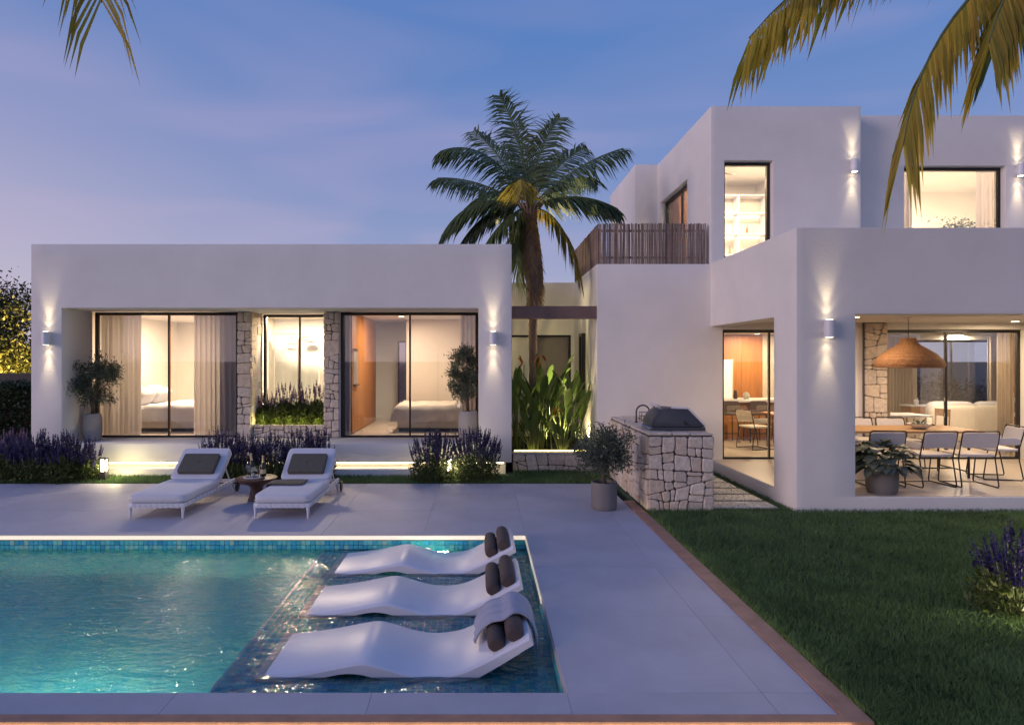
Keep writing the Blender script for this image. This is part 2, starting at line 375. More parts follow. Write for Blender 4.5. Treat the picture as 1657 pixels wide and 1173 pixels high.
def solid(adds_subs):
    """union/difference of boxes on an irregular grid; only outer faces are kept"""
    xs, ys, zs = (sorted({round(b[1][k], 4) for b in adds_subs} | {round(b[1][k + 1], 4) for b in adds_subs}) for k in (0, 2, 4))
    nx, ny, nz = len(xs) - 1, len(ys) - 1, len(zs) - 1; g = np.zeros((nx + 2, ny + 2, nz + 2), bool)
    cx = [(xs[i] + xs[i + 1]) / 2 for i in range(nx)]; cyy = [(ys[i] + ys[i + 1]) / 2 for i in range(ny)]; cz = [(zs[i] + zs[i + 1]) / 2 for i in range(nz)]
    for op, (x0, x1, y0, y1, z0, z1) in adds_subs:
        I = [i + 1 for i in range(nx) if x0 < cx[i] < x1]; J = [j + 1 for j in range(ny) if y0 < cyy[j] < y1]; K = [k + 1 for k in range(nz) if z0 < cz[k] < z1]
        if I and J and K: g[I[0]:I[-1] + 1, J[0]:J[-1] + 1, K[0]:K[-1] + 1] = (op == '+')
    mb = MB(); idx = {}
    def vid(i, j, k):
        if (i, j, k) not in idx: idx[(i, j, k)] = len(mb.v); mb.v.append((xs[i], ys[j], zs[k]))
        return idx[(i, j, k)]
    for i in range(nx):
        for j in range(ny):
            for k in range(nz):
                if not g[i + 1, j + 1, k + 1]: continue
                for dx, dy, dz, q in ((-1, 0, 0, ((0, 0, 0), (0, 0, 1), (0, 1, 1), (0, 1, 0))), (1, 0, 0, ((1, 0, 0), (1, 1, 0), (1, 1, 1), (1, 0, 1))),
                                      (0, -1, 0, ((0, 0, 0), (1, 0, 0), (1, 0, 1), (0, 0, 1))), (0, 1, 0, ((0, 1, 0), (0, 1, 1), (1, 1, 1), (1, 1, 0))),
                                      (0, 0, -1, ((0, 0, 0), (0, 1, 0), (1, 1, 0), (1, 0, 0))), (0, 0, 1, ((0, 0, 1), (1, 0, 1), (1, 1, 1), (0, 1, 1)))):
                    if not g[i + 1 + dx, j + 1 + dy, k + 1 + dz]: mb.f.append(tuple(vid(i + a, j + b, k + c) for a, b, c in q))
    return mb
# --- lights that belong to lamps
def area(parent, loc, size, power, col=(1, .80, .56), aim=(0, 0, -1), sy=None, spread=180):
    l = bpy.data.lights.new('light', 'AREA'); l.energy = power; l.color = col; l.spread = R(spread)
    l.shape = 'RECTANGLE' if sy else 'DISK'; l.size = size
    if sy: l.size_y = sy
    o = bpy.data.objects.new('light', l); COL.objects.link(o)
    if parent: o.parent = parent
    o.location = Vector(loc) - (W.get(parent.name, Vector()) if parent else Vector())
    o.rotation_euler = Vector(aim).to_track_quat('-Z', 'Y').to_euler(); return o
def spot(parent, loc, aim, power, angle, blend=.6, rad=.02, col=(1, .80, .56)):
    l = bpy.data.lights.new('light', 'SPOT'); l.energy = power; l.color = col; l.spot_size = R(angle); l.spot_blend = blend; l.shadow_soft_size = rad
    o = bpy.data.objects.new('light', l); COL.objects.link(o); o.parent = parent
    o.location = Vector(loc) - W.get(parent.name, Vector()); o.rotation_euler = Vector(aim).to_track_quat('-Z', 'Y').to_euler(); return o
def point(parent, loc, power, rad=.05, col=(1, .80, .56)):
    l = bpy.data.lights.new('light', 'POINT'); l.energy = power; l.color = col; l.shadow_soft_size = rad
    o = bpy.data.objects.new('light', l); COL.objects.link(o); o.parent = parent; o.location = Vector(loc) - W.get(parent.name, Vector()); return o

# --- rubble stones on a rectangle
def clip(poly, p, n):
    res = []
    for i in range(len(poly)):
        a, b = poly[i], poly[(i + 1) % len(poly)]; da = (a[0] - p[0]) * n[0] + (a[1] - p[1]) * n[1]; db = (b[0] - p[0]) * n[0] + (b[1] - p[1]) * n[1]
        if da <= 0: res.append(a)
        if (da < 0) != (db < 0) and abs(da - db) > 1e-9:
            t = da / (da - db); res.append((a[0] + (b[0] - a[0]) * t, a[1] + (b[1] - a[1]) * t))
    return res
def shrink(poly, g):
    k = len(poly); ar = sum(poly[i][0] * poly[(i + 1) % k][1] - poly[(i + 1) % k][0] * poly[i][1] for i in range(k)); sg = 1 if ar > 0 else -1; res = poly
    for i in range(k):
        a, b = poly[i], poly[(i + 1) % k]; dx, dy = b[0] - a[0], b[1] - a[1]; l = math.hypot(dx, dy)
        if l < 1e-5: continue
        n = (dy / l * sg, -dx / l * sg); res = clip(res, (a[0] - n[0] * g, a[1] - n[1] * g), n)
        if len(res) < 3: return []
    return res
def rubble(parent, o, u, v, n, wdt, hgt, sx, sz, seed, gap=.009, depth=.03):
    """roughly squared stones, each its own object, on the rectangle o + u*[0,w] + v*[0,h], growing along n"""
    r = random.Random(seed); todo = [[(0, 0), (wdt, 0), (wdt, hgt), (0, hgt)]]; done = []
    while todo:
        p = todo.pop(); x0 = min(q[0] for q in p); x1 = max(q[0] for q in p); y0 = min(q[1] for q in p); y1 = max(q[1] for q in p)
        w_, h_ = x1 - x0, y1 - y0; lim = r.uniform(.75, 1.75)
        if w_ < sx * lim and h_ < sz * lim: done.append(p); continue
        ver = w_ / sx > h_ / sz * r.uniform(.8, 1.25); t = r.uniform(.32, .68); a = r.gauss(0, .13)
        c = (x0 + w_ * t, y0 + h_ * .5) if ver else (x0 + w_ * .5, y0 + h_ * t); nn = (math.cos(a), math.sin(a)) if ver else (-math.sin(a), math.cos(a))
        A_, B_ = clip(p, c, nn), clip(p, c, (-nn[0], -nn[1]))
        if len(A_) < 3 or len(B_) < 3: done.append(p); continue
        todo += [A_, B_]
    for p in done:
        p = shrink(p, gap * .5 * r.uniform(.7, 1.5))
        if len(p) < 3: continue
        q = []; k = len(p)
        for i in range(k):          # knock the corners off and let the edges wander a little
            a, b, c = p[i - 1], p[i], p[(i + 1) % k]; la = math.hypot(a[0] - b[0], a[1] - b[1]); lc = math.hypot(c[0] - b[0], c[1] - b[1]); e = r.uniform(.006, .028)
            fa, fc = min(.35, e / max(la, 1e-4)), min(.35, e / max(lc, 1e-4))
            q.append((b[0] + (a[0] - b[0]) * fa, b[1] + (a[1] - b[1]) * fa)); q.append((b[0] + (c[0] - b[0]) * fc, b[1] + (c[1] - b[1]) * fc))
            if lc > .09: q.append(((b[0] + c[0]) / 2 + r.uniform(-.006, .004), (b[1] + c[1]) / 2 + r.uniform(-.006, .004)))
        q = [(min(max(a, .001), wdt - .001), min(max(b, .001), hgt - .001)) for a, b in q]
        MB().prism(q, o, u, v, n, depth + r.uniform(-.010, .014), inset=.010).build('stone', 'stone', parent)

def window(parent, x0, x1, z0, z1, y, muls=(), t=.055, dp=.08, name='window'):
    """sliding window facing the pool: frame bars with a pane and mullions as sub-parts"""
    fr = MB().box(x0, x1, y, y + dp, z1 - t, z1).box(x0, x1, y, y + dp, z0, z0 + t * .6)
    fr.box(x0, x0 + t, y, y + dp, z0 + t * .6, z1 - t).box(x1 - t, x1, y, y + dp, z0 + t * .6, z1 - t)
    o = fr.build(name, 'frame', parent)
    edges = [x0 + t] + [m for m in muls] + [x1 - t]
    for m in muls: B(m - .017, m + .017, y + .012, y + .062, z0 + t * .6, z1 - t).build('mullion', 'frame', o)
    for a, b in zip(edges[:-1], edges[1:]):
        B(a + .018, b - .018, y + .03, y + .042, z0 + t * .6, z1 - t).build('pane', 'glass', o)
    return o
def window_x(parent, y0, y1, z0, z1, x, muls=(), t=.055, dp=.08):
    fr = MB().box(x, x + dp, y0, y1, z1 - t, z1).box(x, x + dp, y0, y1, z0, z0 + t).box(x, x + dp, y0, y0 + t, z0 + t, z1 - t).box(x, x + dp, y1 - t, y1, z0 + t, z1 - t)
    o = fr.build('window', 'frame', parent)
    for m in muls: B(x + .012, x + .062, m - .02, m + .02, z0 + t, z1 - t).build('mullion', 'frame', o)
    B(x + .03, x + .042, y0 + t, y1 - t, z0 + t, z1 - t).build('pane', 'glass', o)
    return o

# ================================================================== THE SETTING
DF, DW = 11.57, 12.50            # front of the low wing, its window line
FZ = .55                         # floor of the low wing
PX0, PX1, PY0, PY1 = -8.6, .535, 4.0, 7.61          # pool
WL, LEDGE_Z, LEDGE_X = -.165, -.24, -1.84           # water level, tanning ledge
DX0, DX1, DY0, DY1 = -13.0, 2.075, 3.737, 10.74     # deck
def ground_sheet():
    # one sheet to the horizon, sunk where the pool and the deck are dug in
    mb = MB(); o = 700.0
    for a in ((-o, o, 3.4, o), (-o, o, -o, 3.4)):
        pass
    xs = [-o, PX0 - .3, PX1 + .3, o]; ys = [-o, PY0 - .3, PY1 + .3, o]
    for i in range(3):
        for j in range(3):
            if i == 1 and j == 1: continue
            mb.add([(xs[i], ys[j], -.36), (xs[i + 1], ys[j], -.36), (xs[i + 1], ys[j + 1], -.36), (xs[i], ys[j + 1], -.36)], [(0, 1, 2, 3)])
    return struct(mb.build('ground', 'terrain'))
ground_sheet()
# lawn bed: raised earth under the grass, right of the deck and round the house
lawn = MB().box(2.222, 20, 3.0, 8.95, -.34, -.02).box(2.222, 4.298, 8.95, 12.09, -.34, -.021)
lawn.box(-13, 2.222, DY1 + .002, 11.98, -.34, -.022).box(-26, -13.01, 3, 30, -.34, -.023).box(-13, -8.05, 11.98, 30, -.34, -.024)
lawn_o = struct(lawn.build('lawn', 'lawn_soil'))
def grass(x0, x1, y0, y1, n, h, wd, bias=1.0):
    X = rng.uniform(x0, x1, n); Y = y0 + (y1 - y0) * rng.uniform(0, 1, n) ** bias
    return blades(X, Y, np.full(n, -.021), h, wd)
vis = []
n = 150000; Y = 3.1 + 5.75 * rng.uniform(0, 1, n) ** 1.25; X = 2.235 + (Y * .86 + .5 - 2.235) * rng.uniform(0, 1, n)
vis.append(blades(X, Y, np.full(n, -.021), .062, .0042, .4))
go = quads('grass', np.concatenate(vis), 'grass', nv=5); tag(go, 'short dark green lawn beside the pool deck', 'grass', kind='stuff')
strip = [grass(-8.6, 2.2, DY1 + .02, 11.41, 28000, .07, .006), grass(.6, 2.1, 11.3, 11.93, 4000, .07, .006), grass(-13, -8.6, DY1 + .02, 12.5, 9000, .08, .008),
         grass(3.2, 4.29, 8.9, 12.05, 9000, .045, .006), grass(2.24, 3.3, 11.5, 12.05, 2500, .06, .006)]
go2 = quads('grass', np.concatenate(strip), 'grass', nv=5); tag(go2, 'narrow strip of lit grass between deck and white house steps', 'grass', kind='stuff')
# deck: base slab with a hole for the pool, and pavers laid on it
db = solid([('+', (DX0, DX1, DY0, DY1, -.34, -.03)), ('-', (PX0, PX1, PY0, PY1, -.5, 0))])
deck = struct(db.build('pool_deck', 'slab'))
def rects_minus(x0, x1, y0, y1, hole):
    hx0, hx1, hy0, hy1 = hole
    if x1 <= hx0 or x0 >= hx1 or y1 <= hy0 or y0 >= hy1: return [(x0, x1, y0, y1)]
    r = []
    if y0 < hy0: r.append((x0, x1, y0, hy0))
    if y1 > hy1: r.append((x0, x1, hy1, y1))
    a, b = max(y0, hy0), min(y1, hy1)
    if x0 < hx0: r.append((x0, hx0, a, b))
    if x1 > hx1: r.append((hx1, x1, a, b))
    return r
pc = {}
gx = [PX1 + .77 * 0]; xs = [PX1 - 1.2 * k for k in range(12, 0, -1)] + [PX1, PX1 + 1.2]; xs = [DX0] + [x for x in xs if DX0 < x < DX1] + [DX1]
ys = [DY0, PY0, PY0 + 1.2, PY0 + 2.4, PY1, PY1 + 1.2, PY1 + 2.4, DY1]
for i in range(len(xs) - 1):
    for j in range(len(ys) - 1):
        for (a, b, c, d) in rects_minus(xs[i], xs[i + 1], ys[j], ys[j + 1], (PX0, PX1, PY0, PY1)):
            if b - a < .05 or d - c < .05: continue
            g = .0009; key = (round(b - a, 3), round(d - c, 3))
            if key not in pc:
                hx, hy = (b - a) / 2 - g, (d - c) / 2 - g
                pc[key] = MB().box(-hx, hx, -hy, hy, -.03, 0).mesh('paver', 'paver', bevel=.0012, segs=1)
            link('paver', pc[key], deck, ((a + b) / 2, (c + d) / 2, rnd.uniform(-.0006, .0006)))
# corten border round the deck with light strips tucked below it
bd = MB().box(DX1 + .002, 2.22, 3.655, 9.4, -.33, .012).box(DX0, DX1 + .002, 3.655, DY0 - .002, -.33, .0115)
struct(bd.build('deck_border', 'corten'))
ls = T('light_strip', 'warm light strip under the rust brown border along the lawn', 'light strip', (2.23, 6, 0), 'light strips under edges')
B(2.2225, 2.232, 3.8, 9.3, -.02, -.008).build('diffuser', 'led_kerb', ls)
ls = T('light_strip', 'warm light strip below the front border of the pool deck', 'light strip', (0, 3.6, -.1), 'light strips under edges')
B(-6, 2.1, 3.637, 3.652, -.05, -.02).build('diffuser', 'led', ls)
# stepping stones
path = struct(MB().box(3.2, 4.14, 8.92, 11.9, -.019, -.012).build('stepping_path', 'soil'))
for k in range(6):
    y = 8.97 + k * .47 - (.02 if k > 3 else 0)
    MB().box(3.22, 4.12, y, y + .385, -.03, .012).build('stepping_stone', 'pale_stone', path, bevel=.008)
# pool basin
pb = solid([('+', (PX0 - .25, PX1 + .25, PY0 - .25, PY1 + .25, -1.4, -.036)), ('-', (PX0, PX1, PY0, PY1, -1.1, 0))])
pool = struct(pb.build('swimming_pool', 'tile_grout'))
struct(solid([('+', (LEDGE_X, PX1 - .001, PY0 + .001, PY1 - .001, -1.099, LEDGE_Z - .006))]).build('tanning_ledge', 'tile_grout'))
ts = .056
tm = MB().box(-ts / 2 + .002, ts / 2 - .002, -ts / 2 + .002, ts / 2 - .002, -.006, 0).mesh('tile', 'mosaic_piece')
ledge_cells = []
ix = int((PX1 - LEDGE_X) / ts); iy = int((PY1 - PY0) / ts)
for i in range(ix):
    for j in range(iy): ledge_cells.append((PX1 - .003 - (i + .5) * ts, PY0 + .004 + (j + .5) * ts))
# the 300 tiles that show largest: the front rows along the pool's near edge
seen = sorted(ledge_cells, key=lambda c: (round((c[1] - PY0) / ts) - (9 if c[1] > 4.46 else 0) * 0))
front = [c for c in seen if 4.18 < c[1] < 4.62][:300]; fs_ = set(front)
ledge = bpy.data.objects['tanning_ledge']
for c in front: link('tile', tm, ledge, (c[0], c[1], LEDGE_Z))
def tile_field(cells, name, parent, plane):
    Q = []; h = ts / 2 - .002
    for c in cells:
        if plane == 'z': x, y, z = c; Q.append([(x - h, y - h, z), (x + h, y - h, z), (x + h, y + h, z), (x - h, y + h, z)])
        elif plane == 'y': x, y, z = c; Q.append([(x - h, y, z - h), (x + h, y, z - h), (x + h, y, z + h), (x - h, y, z + h)])
        else: x, y, z = c; Q.append([(x, y - h, z - h), (x, y + h, z - h), (x, y + h, z + h), (x, y - h, z + h)])
    o = quads(name, Q, 'mosaic', parent); o['kind'] = 'stuff'; return o
tile_field([(c[0], c[1], LEDGE_Z) for c in ledge_cells if c not in fs_], 'mosaic_tiles', ledge, 'z')
nz = int(1.02 / ts)
tile_field([(PX1 - .003 - (i + .5) * ts, PY1 - .004, -.066 - (k + .5) * ts) for i in range(int((PX1 - PX0) / ts)) for k in range(nz)], 'mosaic_tiles', pool, 'y')
tile_field([(PX1 - .004, PY0 + .004 + (j + .5) * ts, -.066 - (k + .5) * ts) for j in range(iy) for k in range(3)], 'mosaic_tiles', pool, 'x')
tile_field([(LEDGE_X - .004, PY0 + .004 + (j + .5) * ts, LEDGE_Z - .02 - (k + .5) * ts) for j in range(iy) for k in range(14)], 'mosaic_tiles', ledge, 'x')
tile_field([(LEDGE_X - (i + .5) * ts, PY0 + .004 + (j + .5) * ts, -1.094) for i in range(int((LEDGE_X - PX0) / ts)) for j in range(iy)], 'mosaic_tiles', pool, 'z')
# pale coping under the pavers round the pool, with a light strip
cp = MB().box(PX0, PX1, PY1 - .004, PY1 + .02, -.062, -.031).box(PX1 - .004, PX1 + .02, PY0, PY1, -.062, -.031)
struct(cp.build('pool_coping', 'pale_stone'))
ls = T('light_strip', 'pale light strip under the far edge of the pool', 'light strip', (-3, 7.6, -.05), 'light strips under edges')
B(PX0, PX1 - .01, PY1 - .012, PY1 - .005, -.056, -.012).build('diffuser', 'led_soft', ls)
ls = T('light_strip', 'pale light strip under the pool edge by the in-pool loungers', 'light strip', (.53, 6.5, -.05), 'light strips under edges')
B(PX1 - .012, PX1 - .005, 5.6, PY1 - .012, -.056, -.012).build('diffuser', 'led_dim', ls)
wm = MB()
nxw, nyw = 2, 2
wm.add([(PX0, PY0, WL), (PX1, PY0, WL), (PX1, PY1, WL), (PX0, PY1, WL)], [(0, 1, 2, 3)])
struct(wm.build('pool_water', 'water'))
# underwater pool lamps
for (x, y, z, ax, p, lab) in ((-.62, PY1 - .03, -.20, (0, -1, -.08), 9, 'round pool lamp on the far pool wall behind the last in-pool lounger'),
                          (-3.1, PY0 + .03, -.7, (0, .75, -1), 36, 'round pool lamp on the near pool wall beside the tanning ledge'),
                          (-5.2, PY0 + .03, -.7, (0, .75, -1), 32, 'round pool lamp on the near pool wall in the deep part')):
    t = T('pool_lamp', lab, 'pool lamp', (x, y, z), 'underwater pool lamps')
    s_ = 1 if y > 6 else -1
    m_ = MB().lathe([(.0, 0), (.06 if s_ > 0 else .11, 0), (.055 if s_ > 0 else .10, .012), (0, .014)], n=20).xf(Matrix.Translation((x, y, z)) @ Matrix.Rotation(R(90) * s_, 4, 'X')); m_.build('lens', 'led_soft', t, smooth='auto')
    area(t, (x, y - .05 * s_, z), .16 if s_ < 0 else .5, p, (.78, 1.0, .76), ax, sy=None if s_ < 0 else .035, spread=150 if s_ < 0 else 180)
# ================================================================== THE LOW WING
wing = T('guest_wing', 'single storey white plaster wing with deep framed window recess left of the palm', 'building', (-3.7, DF, 0))
XL, XR, X1, X2 = -8.01, .562, -7.46, -.03
sh = solid([('+', (XL, XR, DF, 17.0, .216, 4.11)), ('-', (XL + .3, XR - .3, DF + .3, 16.7, 3.85, 4.2)),
            ('-', (X1, X2, DF - .1, DW + .02, 0, 2.97)),                       # the recess
            ('-', (-7.75, -4.95, DW - .01, 16.6, FZ - .06, 3.0)),              # left bedroom
            ('-', (-7.46, -4.67, DW - .01, DW + .4, FZ - .06, 2.97)),
            ('-', (-4.82, -2.96, 13.1, 15.2, FZ - .06, 3.0)),                  # bathroom
            ('-', (-4.405, -3.01, DW - .01, 13.3, FZ - .06, 2.97)),
            ('-', (-2.70, .25, DW + .02, 17.0 - .25, FZ - .06, 3.0)),          # right bedroom
            ('-', (-2.70, -.03, DW - .01, DW + .4, FZ - .06, 2.97))])
sh.build('wall', 'plaster', wing, bevel=.022, segs=2)
MB().box(X1 - .001, X2 + .001, DF + .012, DW - .002, .217, FZ).build('platform', 'plaster', wing, bevel=.012)
for a, b, c, d in ((-7.75, -4.95, DW, 16.6), (-4.82, -2.96, 13.13, 15.2), (-2.70, .25, DW, 16.75)):
    B(a + .002, b - .002, c + .001, d - .002, FZ - .06, FZ - .001).build('floor', 'floor_in', wing)
B(XL + .12, XR - .10, DF + .23, 16.9, -.3, .215).build('plinth', 'plaster', wing)
MB().box(-6.85, -.40, 11.42, DF + .232, -.3, .12).build('step', 'plaster', wing, bevel=.01)
ls = T('light_strip', 'bright warm light strip under the raised platform of the low wing', 'light strip', (-3.7, 11.7, .2), 'light strips under edges')
B(-7.3, .42, DF + .025, DF + .05, .200, .2155).build('diffuser', 'led', ls)
window(wing, -7.455, -4.672, FZ, 2.965, DW + .06, (-6.035,))
window(wing, -2.695, -.035, FZ, 2.965, DW + .06, (-1.36,))
window(wing, -4.395, -3.018, .78, 2.965, 13.15, (-3.66,))
# stone pillars of the recess: parts of the wing, each stone a sub-part
for k, (a, b) in enumerate(((-4.667, -4.405), (-3.01, -2.705))):
    core = B(a + .02, b - .02, DW - .02, 13.2, FZ, 2.969).build('pillar', 'grout', wing)
    core['label'] = 'rubble stone pillar'
    rubble(core, (a, DW - .02, FZ), (1, 0, 0), (0, 0, 1), (0, -1, 0), b - a, 2.415, .20, .21, 20 + k, depth=.03)
    if k == 0: rubble(core, (b - .02, DW - .02, FZ), (0, 1, 0), (0, 0, 1), (1, 0, 0), .66, 2.415, .26, .25, 30, depth=.02)
pl = B(-4.382, -3.012, DW + .04, DW + .12, FZ, .79).build('planter_wall', 'grout', wing)
rubble(pl, (-4.38, DW + .04, FZ), (1, 0, 0), (0, 0, 1), (0, -1, 0), 1.366, .25, .24, .17, 33, depth=.022)
B(-4.38, -3.012, DW + .12, 13.14, FZ, .76).build('planter_soil', 'soil', wing)
# ================================================================== THE MAIN HOUSE
house = T('main_house', 'two storey white plaster house with covered porch and upper terrace', 'building', (6.5, 12.09, 0))
HX = 4.30; G = .185; TZ = 3.83; UZ = 6.77; FP = 8.82
ms = solid([('+', (2.18, 4.5, 12.09, 18, -.3, TZ)),
            ('+', (.60, 2.18, 15.0, 15.3, -.3, TZ)), ('-', (.66, 2.10, 14.9, 15.4, .2, 2.62)),
            ('+', (HX, 9.05, 12.09, 20, -.3, TZ)), ('+', (9.05, 17, 12.09, 17.3, -.3, TZ)),
            ('+', (HX, 11.4, FP, 12.4, 2.67, TZ + .012)), ('-', (HX + .22, 11.15, FP + .24, 12.09, 3.45, 4)),
            ('-', (HX + .3, 11.0, FP + .55, 12.09, 2.6, 2.74)),
            ('+', (HX, 5.10, FP, 9.5, -.3, 2.67)), ('+', (10.6, 11.4, FP, 9.5, -.3, 2.67)),
            ('+', (HX, 11.4, FP, 12.4, -.3, G)),
            ('+', (HX, 7.09, 12.09, 16.5, TZ, UZ)), ('+', (7.09, 13.5, 12.55, 18, TZ, UZ)), ('+', (3.75, HX + .1, 15.7, 18.75, TZ, UZ)),
            ('-', (HX + .25, 6.85, 12.35, 18.5, UZ - .35, UZ + .1)), ('-', (7.3, 13.2, 12.8, 17.7, UZ - .35, UZ + .1)),
            ('-', (4.52, 8.75, 12.34, 19.7, G - .03, 2.72)), ('-', (8.7, 16.7, 12.34, 14.6, G - .03, 2.72)), ('-', (8.9, 16.7, 14.5, 17.05, G - .03, 2.72)),
            ('-', (4.52, 7.0, 12.0, 12.5, G - .03, 2.615)), ('-', (7.53, 10.15, 12.0, 12.5, G - .03, 2.615)),
            ('-', (11.2, 13.7, 16.9, 17.4, G - .03, 2.57)),
            ('-', (HX + .22, 6.9, 12.35, 16.2, TZ + .08, 6.38)), ('-', (7.35, 13.2, 12.8, 16.8, TZ + .08, 6.38)),
            ('-', (4.55, 5.46, 12.0, 12.5, TZ + .08, 5.76)), ('-', (8.2, 10.17, 12.5, 12.9, TZ + .08, 5.80)),
            ('-', (HX - .1, HX + .4, 13.48, 15.48, TZ + .08, 5.80))])
ms.build('wall', 'plaster', house, bevel=.022, segs=2)
B(4.522, 16.69, 12.402, 14.598, G - .03, G - .001).build('floor', 'floor_in', house); B(4.522, 8.748, 14.6, 19.69, G - .03, G - .001).build('floor', 'floor_in', house); B(8.902, 16.69, 14.6, 17.29, G - .03, G - .001).build('floor', 'floor_in', house)
B(4.522, 6.998, 12.1, 12.40, G - .03, G - .001).build('floor', 'floor_in', house); B(7.535, 10.145, 12.1, 12.40, G - .03, G - .001).build('floor', 'floor_in', house)
B(HX + .012, 11.38, FP + .03, 12.085, G + .001, G + .006).build('porch_floor', 'floor_in', house)
window(house, 4.525, 7.0, G, 2.61, 12.19, (5.44, 6.2))
window(house, 7.535, 10.145, G, 2.61, 12.19, (8.77,))
window(house, 4.555, 5.455, TZ + .085, 5.755, 12.22)
window(house, 8.205, 10.165, TZ + .085, 5.795, 12.68)
window_x(house, 13.485, 15.475, TZ + .085, 5.795, HX + .12, (14.3,))
window(house, 11.21, 13.69, G, 2.565, 17.12, (12.45,))
window_x(house, 13.42, 13.86, 1.15, 2.60, 2.105, t=.06, dp=.076)
# entrance door with a pale side panel in the link wall
dr = MB().box(.662, .70, 15.02, 15.14, .2, 2.618).box(2.05, 2.098, 15.02, 15.14, .2, 2.618).box(.70, 2.05, 15.02, 15.14, 2.57, 2.618).build('door', 'frame', house)
B(1.17, 2.049, 15.06, 15.12, .2, 2.569).build('door_leaf', 'dark_door', dr); B(.701, 1.168, 15.062, 15.11, .2, 2.569).build('side_panel', 'plaster', dr)
MB().tube([(1.25, 15.03, 1.0), (1.25, 15.03, 1.9)], .013).build('handle', 'steel', dr, smooth=True)
B(.562, 2.18, 12.12, 12.34, 2.82, 3.05).build('beam', 'brown_beam', house)
# stone pillars on the porch
for k, (a, b) in enumerate(((7.12, 7.53), (10.15, 11.1))):
    core = B(a, b, 12.02, 12.085, G, 2.735).build('pillar', 'grout', house); core['label'] = 'warm lit rubble stone pillar'
    rubble(core, (a, 12.02, G + .008), (1, 0, 0), (0, 0, 1), (0, -1, 0), b - a, 2.54, .20, .20, 50 + k, depth=.03)
# terrace screen of thin wooden sticks: parts of the house
scr = MB().box(2.24, 4.25, 12.20, 12.225, TZ + .12, TZ + .16).box(2.24, 4.25, 12.20, 12.225, 4.45, 4.49).box(2.24, 2.265, 12.225, 15.2, TZ + .12, TZ + .16).box(2.24, 2.265, 12.225, 15.2, 4.45, 4.49)
for x, y in ((2.25, 12.21), (3.2, 12.23), (4.23, 12.23), (2.26, 13.7), (2.26, 15.19)): scr.box(x - .02, x + .02, y, y + .04, TZ, 4.5)
scr = scr.build('terrace_screen', 'stick', house); scr['label'] = 'terrace railing of upright brown wooden sticks'
stick_me = [MB().tube([(0, 0, 0), (.003, .002, .38), (-.002, 0, .76)], [r_, r_ * .95, r_ * .9], 6).mesh('stick', 'stick', smooth='auto') for r_ in (.013, .015, .0165, .012)]
def stick(x, y):
    o = link('stick', rnd.choice(stick_me), scr, (x, y, TZ + .012)); o.rotation_euler = (rnd.gauss(0, .006), rnd.gauss(0, .006), rnd.uniform(0, 6)); o.scale = (1, 1, rnd.uniform(.985, 1.015))
x = 2.245
while x < 4.255: stick(x, 12.182 + rnd.uniform(-.004, .004)); x += rnd.uniform(.025, .034)
y = 12.21
while y < 15.2: stick(2.222 + rnd.uniform(-.004, .004), y); y += rnd.uniform(.027, .036)
# low stone planter wall in the courtyard
cp_ = T('planter_bed', 'low rubble stone planter bed between the two white buildings', 'planter', (1.3, 12, 0))
c_ = B(.60, 2.17, 11.97, 12.15, -.05, .31).build('front_wall', 'grout', cp_)
rubble(c_, (.60, 11.97, -.02), (1, 0, 0), (0, 0, 1), (0, -1, 0), 1.57, .33, .25, .2, 60, depth=.03)
B(.60, 2.17, 12.152, 14.9, -.1, .29).build('soil', 'soil', cp_)
MB().box(.60, 2.17, 11.94, 12.16, .311, .335).build('coping', 'pale_stone', cp_, bevel=.005)
ls = T('light_strip', 'yellow glowing light strip along the planter bed with orange flowers', 'light strip', (1.3, 12.2, .34), 'light strips under edges')
B(.64, 2.12, 12.175, 12.195, .30, .355).build('diffuser', 'led_yellow', ls)

# ================================================================== LAMPS
PORCH_C = (1, .74, .46)
def wall_lamp(x, yw, z, label, p=17.0):
    t = T('wall_lamp', label, 'wall lamp', (x, yw - .085, z), 'cylindrical wall lamps'); p *= rnd.uniform(.85, 1.15)
    y = yw - .085
    MB().lathe([(.0, -.112), (.052, -.112), (.055, -.115), (.065, -.115), (.065, .115), (.055, .115), (.052, .112), (0, .112)], (x, y, z), 24).build('body', 'white_metal', t, smooth='auto')
    B(x - .03, x + .03, y + .055, yw, z - .05, z + .05).build('bracket', 'white_metal', t)
    for s in (1, -1):
        MB().lathe([(0, 0), (.045, 0), (.045, .003), (0, .003)], (x, y, z + (.117 if s > 0 else -.120)), 16).build('lens', 'lamp_glow', t)
        spot(t, (x, y - .01, z + s * .135), (0, .09, s), p * 1.5, 40, 1.0, .03, (1, .80, .52)); spot(t, (x, y + .01, z + s * .13), (0, .10, s), p * .22, 95, 1.0, .03, (1, .80, .52))
    return t
wall_lamp(px(75, 547, 11.5).x, DF, 2.43, 'white wall lamp on the low wing beside the bedroom with the drawn curtains')
wall_lamp(px(798, 547, 11.5).x, DF, 2.43, 'white wall lamp on the low wing beside the bedroom with the wooden wardrobe')
wall_lamp(px(1342, 532, 8.74).x, FP, 2.47, 'white wall lamp on the porch pillar above the lawn', 16)
wall_lamp(px(1383, 268, 12.0).x, 12.09, 5.64, 'white wall lamp on the upper wall between the two upper windows')
wall_lamp(px(1652, 275, 12.46).x, 12.55, 5.69, 'white wall lamp on the upper wall past the window with the green plant')

